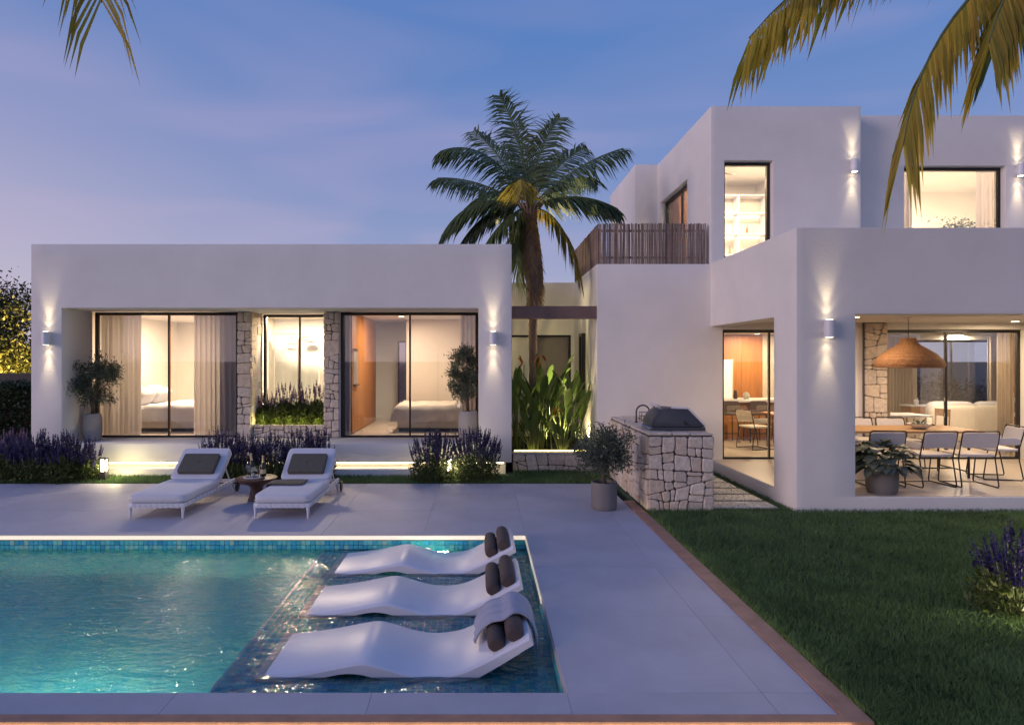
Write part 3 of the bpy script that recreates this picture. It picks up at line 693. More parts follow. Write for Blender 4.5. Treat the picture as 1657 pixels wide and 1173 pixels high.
def ceiling_lamp(x, y, z, p, label, size=.35, col=(1, .775, .52)):
    t = T('ceiling_lamp', label, 'ceiling lamp', (x, y, z), 'ceiling lamps')
    MB().lathe([(0, -.02), (.07, -.02), (.075, -.012), (.075, -.001), (0, -.001)], (x, y, z), 20).build('rim', 'white_metal', t, smooth='auto')
    MB().lathe([(0, -.026), (.055, -.026), (.055, -.021), (0, -.021)], (x, y, z), 16).build('lens', 'lamp_glow', t)
    area(t, (x, y, z - .035), size, p, col)
ceiling_lamp(-6.3, 14.4, 3.0, 142.5, 'round ceiling lamp over the bed with tall white pillows')
ceiling_lamp(-3.9, 14.0, 3.0, 190, 'round ceiling lamp in the narrow bathroom')
ceiling_lamp(-1.7, 14.0, 3.0, 62, 'round ceiling lamp between wooden wardrobe and bed', col=(1, .79, .57))
ceiling_lamp(5.9, 13.4, 2.72, 49.4, 'round ceiling lamp over the kitchen chair', col=(1, .75, .44)); ceiling_lamp(7.0, 16.4, 2.72, 68.4, 'round ceiling lamp over the kitchen counter', col=(1, .75, .44))
ceiling_lamp(9.8, 13.4, 2.72, 76.0, 'round ceiling lamp over the living room sofa'); ceiling_lamp(12.5, 17.0, 2.72, 95.0, 'round ceiling lamp by the garden window')
ceiling_lamp(4.85, 14.9, 6.38, 60, 'added round ceiling lamp brightening the upper wardrobe'); ceiling_lamp(5.7, 14.0, 6.38, 190, 'round ceiling lamp in the upper room with shelves'); ceiling_lamp(10.2, 14.6, 6.38, 280, 'round ceiling lamp in the upper room with the green plant')  # first lamp is an extra, added to brighten the upper wardrobe
ceiling_lamp(5.9, 10.2, 2.74, 25.7, 'porch ceiling lamp near the wall lamp pillar', col=PORCH_C); ceiling_lamp(8.8, 10.2, 2.74, 42.8, 'porch ceiling lamp over the dining chairs', col=PORCH_C); ceiling_lamp(9.4, 11.4, 2.74, 34.2, 'porch ceiling lamp by the stone pillar', col=PORCH_C)
def bollard(x, y, label):
    t = T('bollard_lamp', label, 'bollard lamp', (x, y, -.02), 'bollard lamps in the grass strip')
    B(x - .055, x + .055, y - .055, y + .055, -.05, .16).build('base', 'black_metal', t)
    for a in (-1, 1):
        for b in (-1, 1): B(x + a * .044 - .011, x + a * .044 + .011, y + b * .044 - .011, y + b * .044 + .011, .16, .37).build('post', 'black_metal', t)
    MB().box(x - .055, x + .055, y - .055, y + .055, .37, .385).build('cap', 'black_metal', t)
    B(x - .036, x + .036, y - .036, y + .036, .161, .369).build('diffuser', 'lamp_glow', t)
    point(t, (x, y - .12, .27), 3.0, .04); point(t, (x + .14, y + .08, .2), 9, .04, (1, .85, .45)); point(t, (x - .14, y + .08, .2), 6, .04, (1, .85, .45))
bollard(px(167, 778, 10.98).x, 11.0, 'black bollard lamp lit in the grass beside the white steps')
bollard(px(727, 760, 11.0).x, 11.03, 'black bollard lamp glowing inside the lavender by the step end')
def ground_spot(x, y, z, aim, p, ang, label, col=(1, .78, .42), rad=.03):
    t = T('garden_spotlight', label, 'spotlight', (x, y, z), 'small garden spotlights')
    a = Vector(aim).normalized(); q = Vector((x, y, z + .07))
    MB().tube([(x, y, z - .04), (x, y, z + .05)], .008).build('spike', 'black_metal', t)
    MB().tube([q - a * .05, q + a * .05], .03, 12).build('head', 'black_metal', t, smooth='auto')
    spot(t, q + a * .07, a, p, ang, .7, rad, col)
ground_spot(1.45, 12.5, .29, (-.1, .35, 1), 110, 110, 'small spotlight among the big leaved plants', (1, .80, .35))
ground_spot(1.72, 13.75, .29, (-.17, -.1, 1), 1300, 50, 'small spotlight aimed up the trunk of the courtyard palm', (1, .80, .45))
ground_spot(2.02, 12.9, .29, (.12, .5, 1), 75, 110, 'small spotlight at the corner of the planter bed')
ground_spot(-13.4, 16.0, -.02, (.05, .85, 1), 3600, 95, 'small spotlight under the lit garden tree', (1, .72, .25))
ground_spot(-9.2, 11.75, -.02, (.1, .3, 1), 45, 130, 'small spotlight among purple flowers by the wing corner', (1, .85, .3))
ground_spot(4.80, 4.62, -.02, (-.5, .75, .42), 120, 140, 'small spotlight beside the lavender on the lawn, spread wide to warm the porch wall', (1, .86, .45))  # lights the lavender; beam widened and turned to warm the porch wall too
ground_spot(5.0, 4.6, -.02, (-.26, .1, 1), 420, 70, 'spotlight at the trunk of the palm on the lawn', (1, .80, .45), .05)
ground_spot(-4.0, 3.5, -.36, (.3, .15, 1), 400, 80, 'spotlight at the trunk of the palm by the pool corner', (1, .80, .45), .05)
ground_spot(2.42, 12.0 - .25, -.02, (-.25, .2, 1), 6, 80, 'small spotlight at the foot of the tall blank wall')
t = T('light_strip', 'yellow green light strip in the window planter with violet flowers', 'light strip', (-3.7, 12.65, .78), 'light strips under edges')
B(-4.36, -3.03, DW + .145, DW + .16, .765, .785).build('diffuser', 'led_yellow', t)
for k in range(5): point(t, (-4.25 + k * .27, DW + .10, .85), 1.6, .05, (1, .88, .30))

# ================================================================== IN-POOL LOUNGERS
def spline(pts, n):
    """Catmull-Rom through (s, z) points"""
    r = []; p = [pts[0]] + list(pts) + [pts[-1]]
    for i in range(1, len(p) - 2):
        for k in range(n):
            t = k / n; a, b, c, d = p[i - 1], p[i], p[i + 1], p[i + 2]
            r.append(tuple(.5 * (2 * b[j] + (c[j] - a[j]) * t + (2 * a[j] - 5 * b[j] + 4 * c[j] - d[j]) * t * t + (3 * b[j] - a[j] - 3 * c[j] + d[j]) * t ** 3) for j in range(2)))
    r.append(tuple(pts[-1])); return r
def ledge_lounger(y0, label, m='brown_fabric'):
    x0 = -1.585; t = T('pool_lounger', label, 'lounger', (x0 + .9, y0 + .34, LEDGE_Z), 'white loungers standing in the pool')
    top = spline([(0, .068), (.16, .085), (.40, .115), (.62, .158), (.76, .178), (.88, .155), (1.05, .105), (1.22, .082), (1.42, .105), (1.60, .18), (1.78, .275), (1.93, .355)], 5)
    bot = spline([(0, 0), (.14, .0), (.28, .0), (.45, .055), (.64, .092), (.80, .075), (.95, .01), (1.02, 0), (1.30, 0), (1.38, .0), (1.54, .05), (1.74, .16), (1.90, .26), (1.96, .295)], 5)
    prof = [(s, z) for s, z in top] + [(s, z) for s, z in reversed(bot)]
    k = len(prof); wdt = .75; mb = MB(); ys_ = [(0, .02), (.012, .006), (.03, 0), (wdt - .03, 0), (wdt - .012, .006), (wdt, .02)]
    cxp = sum(a for a, b in prof) / k
    vs = []; nt_ = len(top)
    for yy, ins in ys_:
        for i, (s, z) in enumerate(prof):
            zz = z - ins if i < nt_ else z + ins * .3
            vs.append((x0 + s + (ins if s < .02 else 0), y0 + yy, LEDGE_Z + zz))
    fs = []
    for j in range(len(ys_) - 1):
        for i in range(k): fs.append((j * k + i, j * k + (i + 1) % k, (j + 1) * k + (i + 1) % k, (j + 1) * k + i))
    nb = len(bot)
    for base, flip in ((0, False), ((len(ys_) - 1) * k, True)):     # side walls as strips between top and bottom curves
        m_ = min(nt_, nb)
        for i in range(nt_ - 1):
            b0 = k - 1 - round(i * (nb - 1) / (nt_ - 1)); b1 = k - 1 - round((i + 1) * (nb - 1) / (nt_ - 1))
            f = (base + i, base + i + 1, base + b1, base + b0) if b1 != b0 else (base + i, base + i + 1, base + b0)
            fs.append(f)
            if b0 - b1 > 1: fs[-1] = (base + i, base + i + 1, base + b1, *[base + q for q in range(b1 + 1, b0)], base + b0)
    mb.add(vs, fs).build('shell', 'white_shell', t, smooth='auto')
    # headrest: two rolled cushions strapped over the raised end
    for s, z in ((1.70, .272), (1.83, .342)):
        c = MB()
        for j, (yy, r_) in enumerate(((.05, .02), (.055, .046), (.075, .058), (.15, .062), (.37, .063), (.60, .062), (.68, .058), (.70, .046), (.705, .02))):
            for q in range(16):
                a = 2 * math.pi * q / 16; rr = r_ * (1 + .06 * math.cos(2 * a)); c.v.append((x0 + s + rr * math.cos(a) * 1.02, y0 + yy, LEDGE_Z + z + rr * math.sin(a)))
            if j:
                for q in range(16): c.f.append(((j - 1) * 16 + q, (j - 1) * 16 + (q + 1) % 16, j * 16 + (q + 1) % 16, j * 16 + q))
        c.f.append(tuple(range(16))[::-1]); c.f.append(tuple(range(len(c.v) - 16, len(c.v))))
        c.build('headrest_cushion', m, t, smooth='auto')
    return t
ledge_lounger(4.53, 'white in-pool lounger with a grey towel over its headrest')
ledge_lounger(5.63, 'white in-pool lounger between two others, brown headrest uncovered')
ledge_lounger(6.72, 'white in-pool lounger next to the glowing pool lamp, brown headrest')
# towel over the first headrest
def towel():
    x0 = -1.585; y0 = 4.53
    path_ = spline([(1.555, .19), (1.60, .265), (1.68, .338), (1.76, .368), (1.83, .413), (1.90, .39), (1.955, .335), (1.985, .25), (2.0, .16)], 5)
    mb = MB(); nyy = 14; th = .014
    for lay in (0, 1):
        for i, (s, z) in enumerate(path_):
            p0 = path_[max(i - 1, 0)]; p1 = path_[min(i + 1, len(path_) - 1)]; dx, dz = p1[0] - p0[0], p1[1] - p0[1]; l = math.hypot(dx, dz); nx_, nz_ = -dz / l, dx / l
            for j in range(nyy + 1):
                y = y0 + .27 + .42 * j / nyy + .02 * math.sin(i * .3); wv = .006 * math.sin(j * 1.3 + i * .25) + .004 * math.sin(j * .6)
                q = lay * th + wv + .004; mb.v.append((x0 + s + nx_ * q, y, LEDGE_Z + z + nz_ * q))
    n1 = len(path_) * (nyy + 1)
    for i in range(len(path_) - 1):
        for j in range(nyy):
            a = i * (nyy + 1) + j; q = (a, a + 1, a + nyy + 2, a + nyy + 1); mb.f.append(q[::-1]); mb.f.append(tuple(v + n1 for v in q))
    rim = [i * (nyy + 1) for i in range(len(path_))]
    for e in (rim, [r_ + nyy for r_ in rim], list(range(nyy + 1)), list(range(n1 - nyy - 1, n1))):
        for a, b in zip(e[:-1], e[1:]): mb.f.append((a, b, b + n1, a + n1))
    mb.thing('towel', 'towel', 'folded grey blue towel draped over a lounger headrest', 'towel', smooth=True, origin=(.1, 4.9, .1))
towel()

# ================================================================== DECK LOUNGERS
def deck_lounger(xl, label, wdt=.72):
    y0, y1, zs = 8.36, 9.55, .20
    t = T('sun_lounger', label, 'sun lounger', (xl + wdt / 2, 9.2, 0), 'white cushioned sun loungers on the deck')
    xr = xl + wdt
    f = MB().box(xl, xr, y0, y0 + .03, zs - .055, zs).box(xl, xl + .03, y0 + .03, 10.1, zs - .055, zs).box(xr - .03, xr, y0 + .03, 10.1, zs - .055, zs).box(xl + .03, xr - .03, 10.07, 10.1, zs - .055, zs)
    f = f.build('frame', 'white_metal', t, bevel=.004)
    # woven straps: front rail wraps and side wraps
    for k in range(9): B(xl + .05 + k * .07, xl + .095 + k * .07, y0 - .004, y0 + .034, zs - .059, zs + .004).build('strap', 'white_fabric', f)
    for k in range(15):
        for xx in (xl - .003, xr - .033): B(xx, xx + .036, y0 + .10 + k * .115, y0 + .165 + k * .115, zs - .058, zs + .003).build('strap', 'white_fabric', f)
    for k in range(16): B(xl + .033, xr - .033, y0 + .06 + k * .075, y0 + .11 + k * .075, zs - .012, zs - .004).build('strap', 'white_fabric', f)
    for xx, sx in ((xl + .02, 1), (xr - .02, -1)):
        MB().tube([(xx, y0 + .018, zs - .056), (xx, y0 + .018, .10), (xx, y0 + .018, .003)], [.026, .018, .012], 10).build('leg', 'white_metal', t, smooth='auto')
        MB().tube([(xx, 10.0, zs - .056), (xx, 10.07, .09), (xx, 10.13, .003)], [.024, .018, .013], 10).build('leg', 'white_metal', t, smooth='auto')
        wl = MB().lathe([(.02, -.012), (.07, -.012), (.082, -.006), (.082, .006), (.07, .012), (.02, .012)], n=24).xf(Matrix.Translation((xx - sx * .06, 10.10, .083)) @ Matrix.Rotation(R(90), 4, 'Y')); wl.build('wheel', 'black_metal', t, smooth='auto')
        MB().tube([(xx, 10.10, .083), (xx - sx * .06, 10.10, .083)], .008).build('axle', 'white_metal', t)
    cu = MB().cushion(((xl + xr) / 2, (y0 + y1) / 2 + .01, zs + .055), (wdt / 2 + .005, (y1 - y0) / 2 + .015, .056), .16, 40, 14)
    cu.build('seat_cushion', 'white_fabric', t, smooth=True)
    MB().tube([(xl + .005, y0, zs + .04), (xr - .005, y0, zs + .04)], .005, 6).build('piping', 'taupe_fabric', t)
    # raised back
    a = math.atan2(.36, .46); Lb = .60
    Rm = Matrix.Translation(((xl + xr) / 2, y1 - .02, zs + .06)) @ Matrix.Rotation(a, 4, 'X')
    MB().cushion((0, Lb / 2, .03), (wdt / 2 + .003, Lb / 2 + .01, .058), .16, 40, 14).xf(Rm).build('back_cushion', 'white_fabric', t, smooth=True)
    MB().box(-wdt / 2 + .03, wdt / 2 - .03, .0, Lb, -.045, -.03).xf(Rm).build('back_frame', 'white_metal', t)
    for xx in (xl + .06, xr - .06): MB().tube([(xx, y1 + .30, zs + .25), (xx, 10.05, zs - .03)], .011).build('strut', 'white_metal', t)
    MB().cushion((0, .245, .112), (.265, .18, .042), .09, 40, 12).xf(Rm).build('pillow', 'olive_fabric', t, smooth=True)
    return t
deck_lounger(px(207, 840, 8.36).x, 'white cushioned sun lounger with bare seat, its pillow dark olive')
l2x = px(410, 840, 8.36).x
deck_lounger(l2x, 'white cushioned sun lounger with a dark folded throw on its seat')
th = MB()
for i in range(13):
    for j in range(9):
        u, v = i / 12, j / 8; x_ = l2x + -.035 + .50 * u; z_ = .327 + .003 * math.sin(7 * u + 3 * v)
        if u < .09: x_ = l2x - .035 + .03 * u; z_ = .24 + .087 * (u / .09)
        th.v.append((x_, 8.97 + .30 * v, z_))
nth = len(th.v); th.v += [(x_ + (.0), y_, z_ + .016) for x_, y_, z_ in th.v]
for i in range(12):
    for j in range(8):
        a = i * 9 + j; q = (a, a + 9, a + 10, a + 1); th.f.append(q[::-1]); th.f.append(tuple(k_ + nth for k_ in q))
for e in ([i * 9 for i in range(13)], [i * 9 + 8 for i in range(13)], list(range(9)), list(range(108, 117))):
    for a, b in zip(e[:-1], e[1:]): th.f.append((a, b, b + nth, a + nth))
th.thing('throw', 'olive_fabric', 'dark olive folded throw lying on a white sun lounger', 'throw', smooth='auto', origin=(l2x + .2, 9.1, .3))
# side table with a tray, an ice bucket, bottles and glasses
tx, ty, tz = px(413, 810, 9.44).x, 9.5, .33
t = T('side_table', 'round brown wooden side table between the two sun loungers', 'side table', (tx, ty, 0))
MB().lathe([(0, .002), (.115, .002), (.12, .01), (.10, .08), (.085, .14), (.088, .19), (.13, .235), (.0, .236)], (tx, ty, 0), 28).build('base', 'wood_dark', t, smooth='auto')
MB().lathe([(.0, .237), (.15, .237), (.24, .265), (.285, .30), (.295, .325), (.288, tz), (0, tz)], (tx, ty, 0), 36).build('table_top', 'wood_dark', t, smooth='auto')
MB().lathe([(0, 0), (.14, 0), (.15, .006), (.15, .014), (.142, .014), (.14, .007), (0, .007)], (tx - .03, ty - .03, tz + .001), 28).thing('tray', 'tray', 'small pale round tray on the brown side table', 'tray', smooth='auto')
bk = T('ice_bucket', 'clear glass ice bucket with a bottle in it, on the tray', 'ice bucket', (tx - .03, ty, tz + .01))
MB().lathe([(0, .0), (.06, 0), (.078, .15), (.074, .15), (.058, .006), (0, .006)], (tx - .03, ty, tz + .010), 24).build('bowl', 'clear_glass', bk, smooth='auto')
ic = MB()
for k in range(16):
    a = rnd.uniform(0, 6.28); r_ = rnd.uniform(0, .045); ic.cushion((tx - .03 + r_ * math.cos(a), ty + r_ * math.sin(a), tz + .035 + rnd.uniform(0, .08)), (.014, .014, .014), .4, 8, 6)
ic.build('ice', 'tray', bk)
def bottle(x, y, z, tilt, label):
    bt = T('champagne_bottle', label, 'bottle', (x, y, z), 'champagne bottles'); q = Matrix.Translation((x, y, z)) @ Matrix.Rotation(tilt, 4, 'Y')
    MB().lathe([(0, .0), (.037, .0), (.04, .006), (.04, .13), (.034, .165), (.018, .21), (.0145, .235), (0, .235)], n=18).xf(q).build('glass_body', 'bottle_dark', bt, smooth='auto')
    MB().lathe([(.0195, .205), (.0165, .235), (.0155, .285), (.0185, .288), (.0185, .305), (0, .308)], n=16).xf(q).build('foil', 'foil', bt, smooth='auto')
    MB().lathe([(.0405, .045), (.0405, .11)], n=18).xf(q).build('label', 'label_paper', bt, smooth='auto')
bottle(tx - .035, ty + .01, tz + .045, R(-12), 'champagne bottle leaning in the glass ice bucket')
bottle(tx + .10, ty - .02, tz + .0155, 0, 'dark champagne bottle standing upright beside the ice bucket')
for k, (dx, dy) in enumerate(((-.125, -.03), (-.085, -.09))):
    gtx = T('wine_glass', 'stemmed glass on the tray beside the ice bucket', 'glass', (tx + dx, ty + dy, tz + .012), 'stemmed glasses on the tray')
    MB().lathe([(0, 0), (.03, 0), (.03, .002), (.004, .006), (.0035, .08), (.004, .085), (.026, .115), (.03, .15), (.027, .185), (.0255, .185), (.028, .15), (.024, .117), (0, .09)], (tx + dx, ty + dy, tz + .0155 if k else tz + .0155), 16).build('bowl', 'clear_glass', gtx, smooth='auto')

# ================================================================== OUTDOOR KITCHEN
KX0, KX1, KY0, KY1, KZ = 2.30, 3.19, 8.86, 11.5, 1.05
ok = T('outdoor_kitchen', 'rubble stone barbecue counter standing beside the lawn', 'counter', ((KX0 + KX1) / 2, 10.2, 0))
core = B(KX0 + .02, KX1 - .02, KY0 + .02, KY1, -.05, KZ - .03).build('core', 'grout', ok)
rubble(core, (KX0, KY0 + .02, -.02), (1, 0, 0), (0, 0, 1), (0, -1, 0), KX1 - KX0, KZ - .03, .205, .205, 71, depth=.034)
rubble(core, (KX0 + .02, KY1, -.02), (0, -1, 0), (0, 0, 1), (-1, 0, 0), KY1 - KY0 - .022, KZ - .03, .26, .22, 72, depth=.034)
rubble(core, (KX1 - .02, KY0 + .03, -.02), (0, 1, 0), (0, 0, 1), (1, 0, 0), KY1 - KY0 - .03, KZ - .03, .3, .24, 73, depth=.03)
nxt = 6
rubble(core, (KX0 - .005, KY0 - .005, KZ - .03), (1, 0, 0), (0, 1, 0), (0, 0, 1), KX1 - KX0 + .01, .245, .3, .26, 74, depth=.028)
rubble(core, (KX0 - .005, KY0 + .24, KZ - .03), (1, 0, 0), (0, 1, 0), (0, 0, 1), KX1 - KX0 + .01, KY1 - KY0 - .24, .34, .34, 75, depth=.028)
# grill
gr = T('grill', 'dark grey gas grill with closed lid set on the stone counter', 'grill', (2.75, 9.5, KZ))
B(2.42, 3.16, 9.10, 9.70, KZ + .002, KZ + .05).build('tray', 'grill_dark', gr)
lidp = [(0, 0), (-.01, .05), (.015, .12), (.06, .185), (.12, .235), (.19, .262), (.26, .268), (.50, .25), (.72, .03), (.72, 0)]
lm = MB().prism(lidp, (2.42, 9.16, KZ + .05), (1, 0, 0), (0, 0, 1), (0, 1, 0), .47).build('lid', 'grill_dark', gr, bevel=.006)
sp = [(.04, .005), (.05, .11), (.17, .238), (.27, .27), (.51, .26), (.745, .02), (.745, .005)]
MB().prism(sp, (2.42, 9.135, KZ + .05), (1, 0, 0), (0, 0, 1), (0, 1, 0), .022).build('side_plate', 'grill_dark', gr, bevel=.003)
MB().tube([(2.69, 9.128, KZ + .325), (2.93, 9.128, KZ + .315), (3.168, 9.128, KZ + .075)], .014, 8).build('trim', 'white_metal', gr, smooth='auto')
MB().prism([(.47, .03), (.44, .07), (.455, .085), (.51, .05), (.52, .03)], (2.42, 9.125, KZ + .05), (1, 0, 0), (0, 0, 1), (0, 1, 0), .012).build('hinge', 'black_metal', gr)
MB().tube([(2.53, 9.2, KZ + .345), (2.53, 9.6, KZ + .345)], .022, 12).build('handle', 'taupe_fabric', gr, smooth='auto')
for yy in (9.26, 9.54): MB().tube([(2.58, yy, KZ + .27), (2.53, yy, KZ + .345)], .012).build('handle_bracket', 'steel', gr)
for k in range(4):
    MB().lathe([(0, 0), (.025, 0), (.022, .03), (0, .03)], n=14).xf(Matrix.Translation((2.418, 9.22 + k * .12, KZ + .027)) @ Matrix.Rotation(R(-90), 4, 'Y')).build('knob', 'steel', gr, smooth='auto')
fc = T('faucet', 'black gooseneck faucet on the stone counter behind the grill', 'faucet', (2.49, 10.35, KZ))
pts = [(2.49, 10.35, KZ), (2.49, 10.35, KZ + .17)] + [(2.49 + .105 - .105 * math.cos(a), 10.35, KZ + .17 + .105 * math.sin(a)) for a in [math.pi * k / 10 for k in range(1, 11)]] + [(2.70, 10.35, KZ + .11)]
MB().tube(pts, .012, 10).build('spout', 'black_metal', fc, smooth='auto'); MB().lathe([(0, 0), (.028, 0), (.026, .02), (0, .02)], (2.49, 10.35, KZ + .002), 16).build('base', 'black_metal', fc, smooth='auto')
MB().tube([(2.51, 10.35, KZ + .06), (2.56, 10.33, KZ + .075)], .006).build('lever', 'black_metal', fc)
sk = T('soap_rack', 'small black wire rack behind the faucet on the stone counter', 'rack', (2.70, 10.5, KZ))
rk = MB()
for zz in (.02, .09, .15): rk.tube([(2.6, 10.45, KZ + zz), (2.80, 10.45, KZ + zz), (2.80, 10.6, KZ + zz), (2.6, 10.6, KZ + zz), (2.6, 10.45, KZ + zz)], .004, 6)
for x_, y_ in ((2.6, 10.45), (2.8, 10.45), (2.8, 10.6), (2.6, 10.6)): rk.tube([(x_, y_, KZ), (x_, y_, KZ + .15)], .004, 6)
rk.build('wire_frame', 'black_metal', sk)
MB().lathe([(0, 0), (.03, 0), (.03, .1), (.012, .12), (.012, .15), (0, .15)], (2.70, 10.53, KZ + .002), 14).thing('soap_bottle', 'tray', 'pale soap bottle standing in the wire rack', 'bottle', smooth='auto')

# ================================================================== PORCH FURNITURE
def dining_chair(label, loc, rz, fab='taupe_fabric', group='metal framed dining chairs on the porch'):
    t = T('dining_chair', label, 'chair', (0, 0, 0), group)
    for s in (-1, 1):
        x = s * .255
        f = MB().tube([(x * .9, .20, .45), (x, .22, .43), (x, .275, .03), (x, .262, .008), (x, .24, .008), (x, -.23, .008), (x, -.252, .008), (x, -.265, .03), (x, -.19, .43), (x * .9, -.18, .45)], .0095, 8)
        f.build('leg_frame', 'black_metal', t, smooth=True)
        MB().tube([(x, -.19, .42), (x, -.225, .55), (x, -.285, .79), (x * .96, -.292, .815), (x * .88, -.295, .825)], .0095, 8).build('back_post', 'black_metal', t, smooth=True)
        MB().cushion((x * 1.0, -.03, .60), (.010, .20, .055), .3, 16, 8).build('armrest', fab, t, smooth=True)
    MB().tube([(-.225, -.295, .825), (.225, -.295, .825)], .0095, 8).build('top_rail', 'black_metal', t, smooth=True)
    MB().tube([(-.25, .23, .008), (.25, .23, .008)], .008, 8).build('stretcher', 'black_metal', t)
    MB().cushion((0, .0, .465), (.25, .235, .022), .22, 28, 10).build('seat', fab, t, smooth=True)
    MB().cushion((0, 0, 0), (.245, .012, .115), .2, 28, 10).xf(Matrix.Translation((0, -.262, .69)) @ Matrix.Rotation(R(13), 4, 'X')).build('backrest', fab, t, smooth=True)
    t.location = loc; t.rotation_euler.z = rz; return t
PZ = G + .006
dt = T('dining_table', 'long wooden dining table under the woven pendant lamp', 'table', (6.75, 10.5, PZ))
MB().box(5.55, 7.85, 10.08, 11.0, PZ + .715, PZ + .75).build('table_top', 'wood_light', dt, bevel=.006)
for x_ in (5.72, 7.68):
    for y_ in (10.2, 10.88): MB().tube([(x_, y_, PZ + .715), (x_, y_, PZ)], .018, 10).build('leg', 'black_metal', dt, smooth='auto')
for x_ in (5.72, 7.68): MB().tube([(x_, 10.2, PZ + .10), (x_, 10.88, PZ + .10)], .012, 8).build('stretcher', 'black_metal', dt)
MB().tube([(5.72, 10.54, PZ + .10), (7.68, 10.54, PZ + .10)], .012, 8).build('stretcher', 'black_metal', dt)
dining_chair('dining chair with grey back cushion, beside the big leaved potted plant', (5.95, 9.72, PZ), R(-3))
dining_chair('grey backed dining chair at the middle of the near table side', (6.64, 9.66, PZ), R(4))
dining_chair('grey backed dining chair next to the pale armchair at the table end', (7.26, 9.66, PZ), R(-4))
dining_chair('pale cushioned chair standing at the end of the dining table', (8.12, 10.25, PZ), R(78), 'white_fabric')
dining_chair('dining chair on the house side of the table, by the stone pillar', (6.78, 11.38, PZ), R(180)); dining_chair('dining chair on the house side of the table, under the pendant lamp', (7.36, 11.38, PZ), R(180))
bw = T('fruit_bowl', 'wide pale bowl with green leaves on the dining table', 'bowl', (7.05, 10.4, PZ + .751))
MB().lathe([(0, 0), (.07, 0), (.15, .05), (.185, .085), (.178, .085), (.14, .055), (.06, .012), (0, .012)], (7.05, 10.4, PZ + .751), 28).build('dish', 'white_metal', bw, smooth='auto')
C_ = np.array([7.05, 10.4, PZ + .83]) + rng.normal(0, .05, (40, 3)) * [1.2, 1, .3]; quads('greens', leaf_quads(C_, .09, .45), 'plant_leaf', bw)
pd = T('pendant_lamp', 'large woven rattan pendant lamp over the dining table', 'pendant lamp', (6.93, 10.5, 1.9))
prof = [(.06, 2.395), (.10, 2.39), (.115, 2.34), (.16, 2.285), (.27, 2.215), (.38, 2.14), (.46, 2.05), (.492, 1.985), (.48, 1.935), (.465, 1.925)]
sh_ = MB(); ring = []
for r_, z_ in prof + [(r_ - .012, z_ - .004) for r_, z_ in reversed(prof)]: ring.append((r_, z_))
sh_.lathe(ring, (6.93, 10.5, 0), 48).build('shade', 'wicker', pd, smooth='auto')
wv = MB()
for i in range(len(prof) - 1):
    for k in range(4):
        f = k / 4; r_ = prof[i][0] * (1 - f) + prof[i + 1][0] * f; z_ = prof[i][1] * (1 - f) + prof[i + 1][1] * f
        wv.tube([(6.93 + (r_ + .003 + .004 * math.sin(a * 18 + (i + k) * math.pi)) * math.cos(a), 10.5 + (r_ + .003 + .004 * math.sin(a * 18 + (i + k) * math.pi)) * math.sin(a), z_) for a in [2 * math.pi * q / 60 for q in range(61)]], .006, 4, False)
wv.build('weave', 'wicker', pd)
MB().tube([(6.93, 10.5, 2.39), (6.93, 10.5, 2.739)], .005, 6).build('cord', 'black_metal', pd)
MB().lathe([(0, 2.728), (.05, 2.728), (.05, 2.739), (0, 2.739)], (6.93, 10.5, 0), 16).build('ceiling_rose', 'white_metal', pd)
MB().cushion((6.93, 10.5, 2.06), (.05, .05, .06), 1, 14, 10).build('bulb', 'bulb', pd, smooth=True)
point(pd, (6.93, 10.5, 1.97), 14, .06)
# picture-like lit gap in the weave is left to the bulb; potted big-leaved plant on the porch edge
def pot_round(t, c, r, h, m, lip=.9, rr=.03):
    MB().lathe([(0, 0), (r * .86, 0), (r * .95, rr), (r, h * .35), (r, h * .8), (r * lip, h), (r * lip - .02, h), (r * lip - .02, h - .04), (0, h - .04)], c, 32).build('pot', m, t, smooth='auto')
    MB().lathe([(0, h - .039), (r * lip - .021, h - .039), (r * lip - .03, h - .03), (0, h - .025)], c, 24).build('soil', 'soil', t)
pc_ = (px(1430, 803, 9.08).x, 9.12, PZ)
pp = T('potted_plant', 'bushy big leaved plant in a grey pot at the porch edge', 'potted plant', pc_)
pot_round(pp, pc_, .205, .34, 'pot_dark', .9)
def broad_leaf(parent, base, d, l, wd, m='plant_leaf', droop=.5, name='leaf', fold=.18):
    """a leaf blade on its stalk: d = direction, drooping"""
    d = Vector(d).normalized(); base = Vector(base); side = d.cross(Vector((0, 0, 1)))
    if side.length < .05: side = Vector((1, 0, 0))
    side.normalize(); mb = MB(); rows = 7
    for i in range(rows):
        t = i / (rows - 1); c = base + d * l * t - Vector((0, 0, 1)) * droop * l * t * t; nrm = side.cross(d).normalized()
        ww = wd * .5 * (math.sin(math.pi * min(1, t * .93 + .05)) ** .7) * (1 if i < rows - 1 else .05)
        for s in (-1, 0, 1): mb.v.append(tuple(c + side * s * ww + nrm * abs(s) * ww * fold))
    for i in range(rows - 1):
        for s in (0, 1): a = i * 3 + s; mb.f.append((a, a + 1, a + 4, a + 3))
    return mb.build(name, m, parent, smooth=True)
def mesh_leaf_norm(o): return o
for k in range(120):
    a = rnd.uniform(0, 6.283); el = rnd.uniform(-.15, 1.25); rr = .16 + .17 * math.cos(el) * rnd.uniform(.6, 1.1)
    b = Vector((pc_[0] + rr * math.cos(a) * .9, pc_[1] + rr * math.sin(a) * .9, pc_[2] + .40 + .30 * math.sin(el) * rnd.uniform(.5, 1.1)))
    broad_leaf(pp, b, (math.cos(a), math.sin(a), .5 * math.sin(el) + .1), rnd.uniform(.16, .22), rnd.uniform(.12, .16), droop=rnd.uniform(.3, .9))
st = MB()
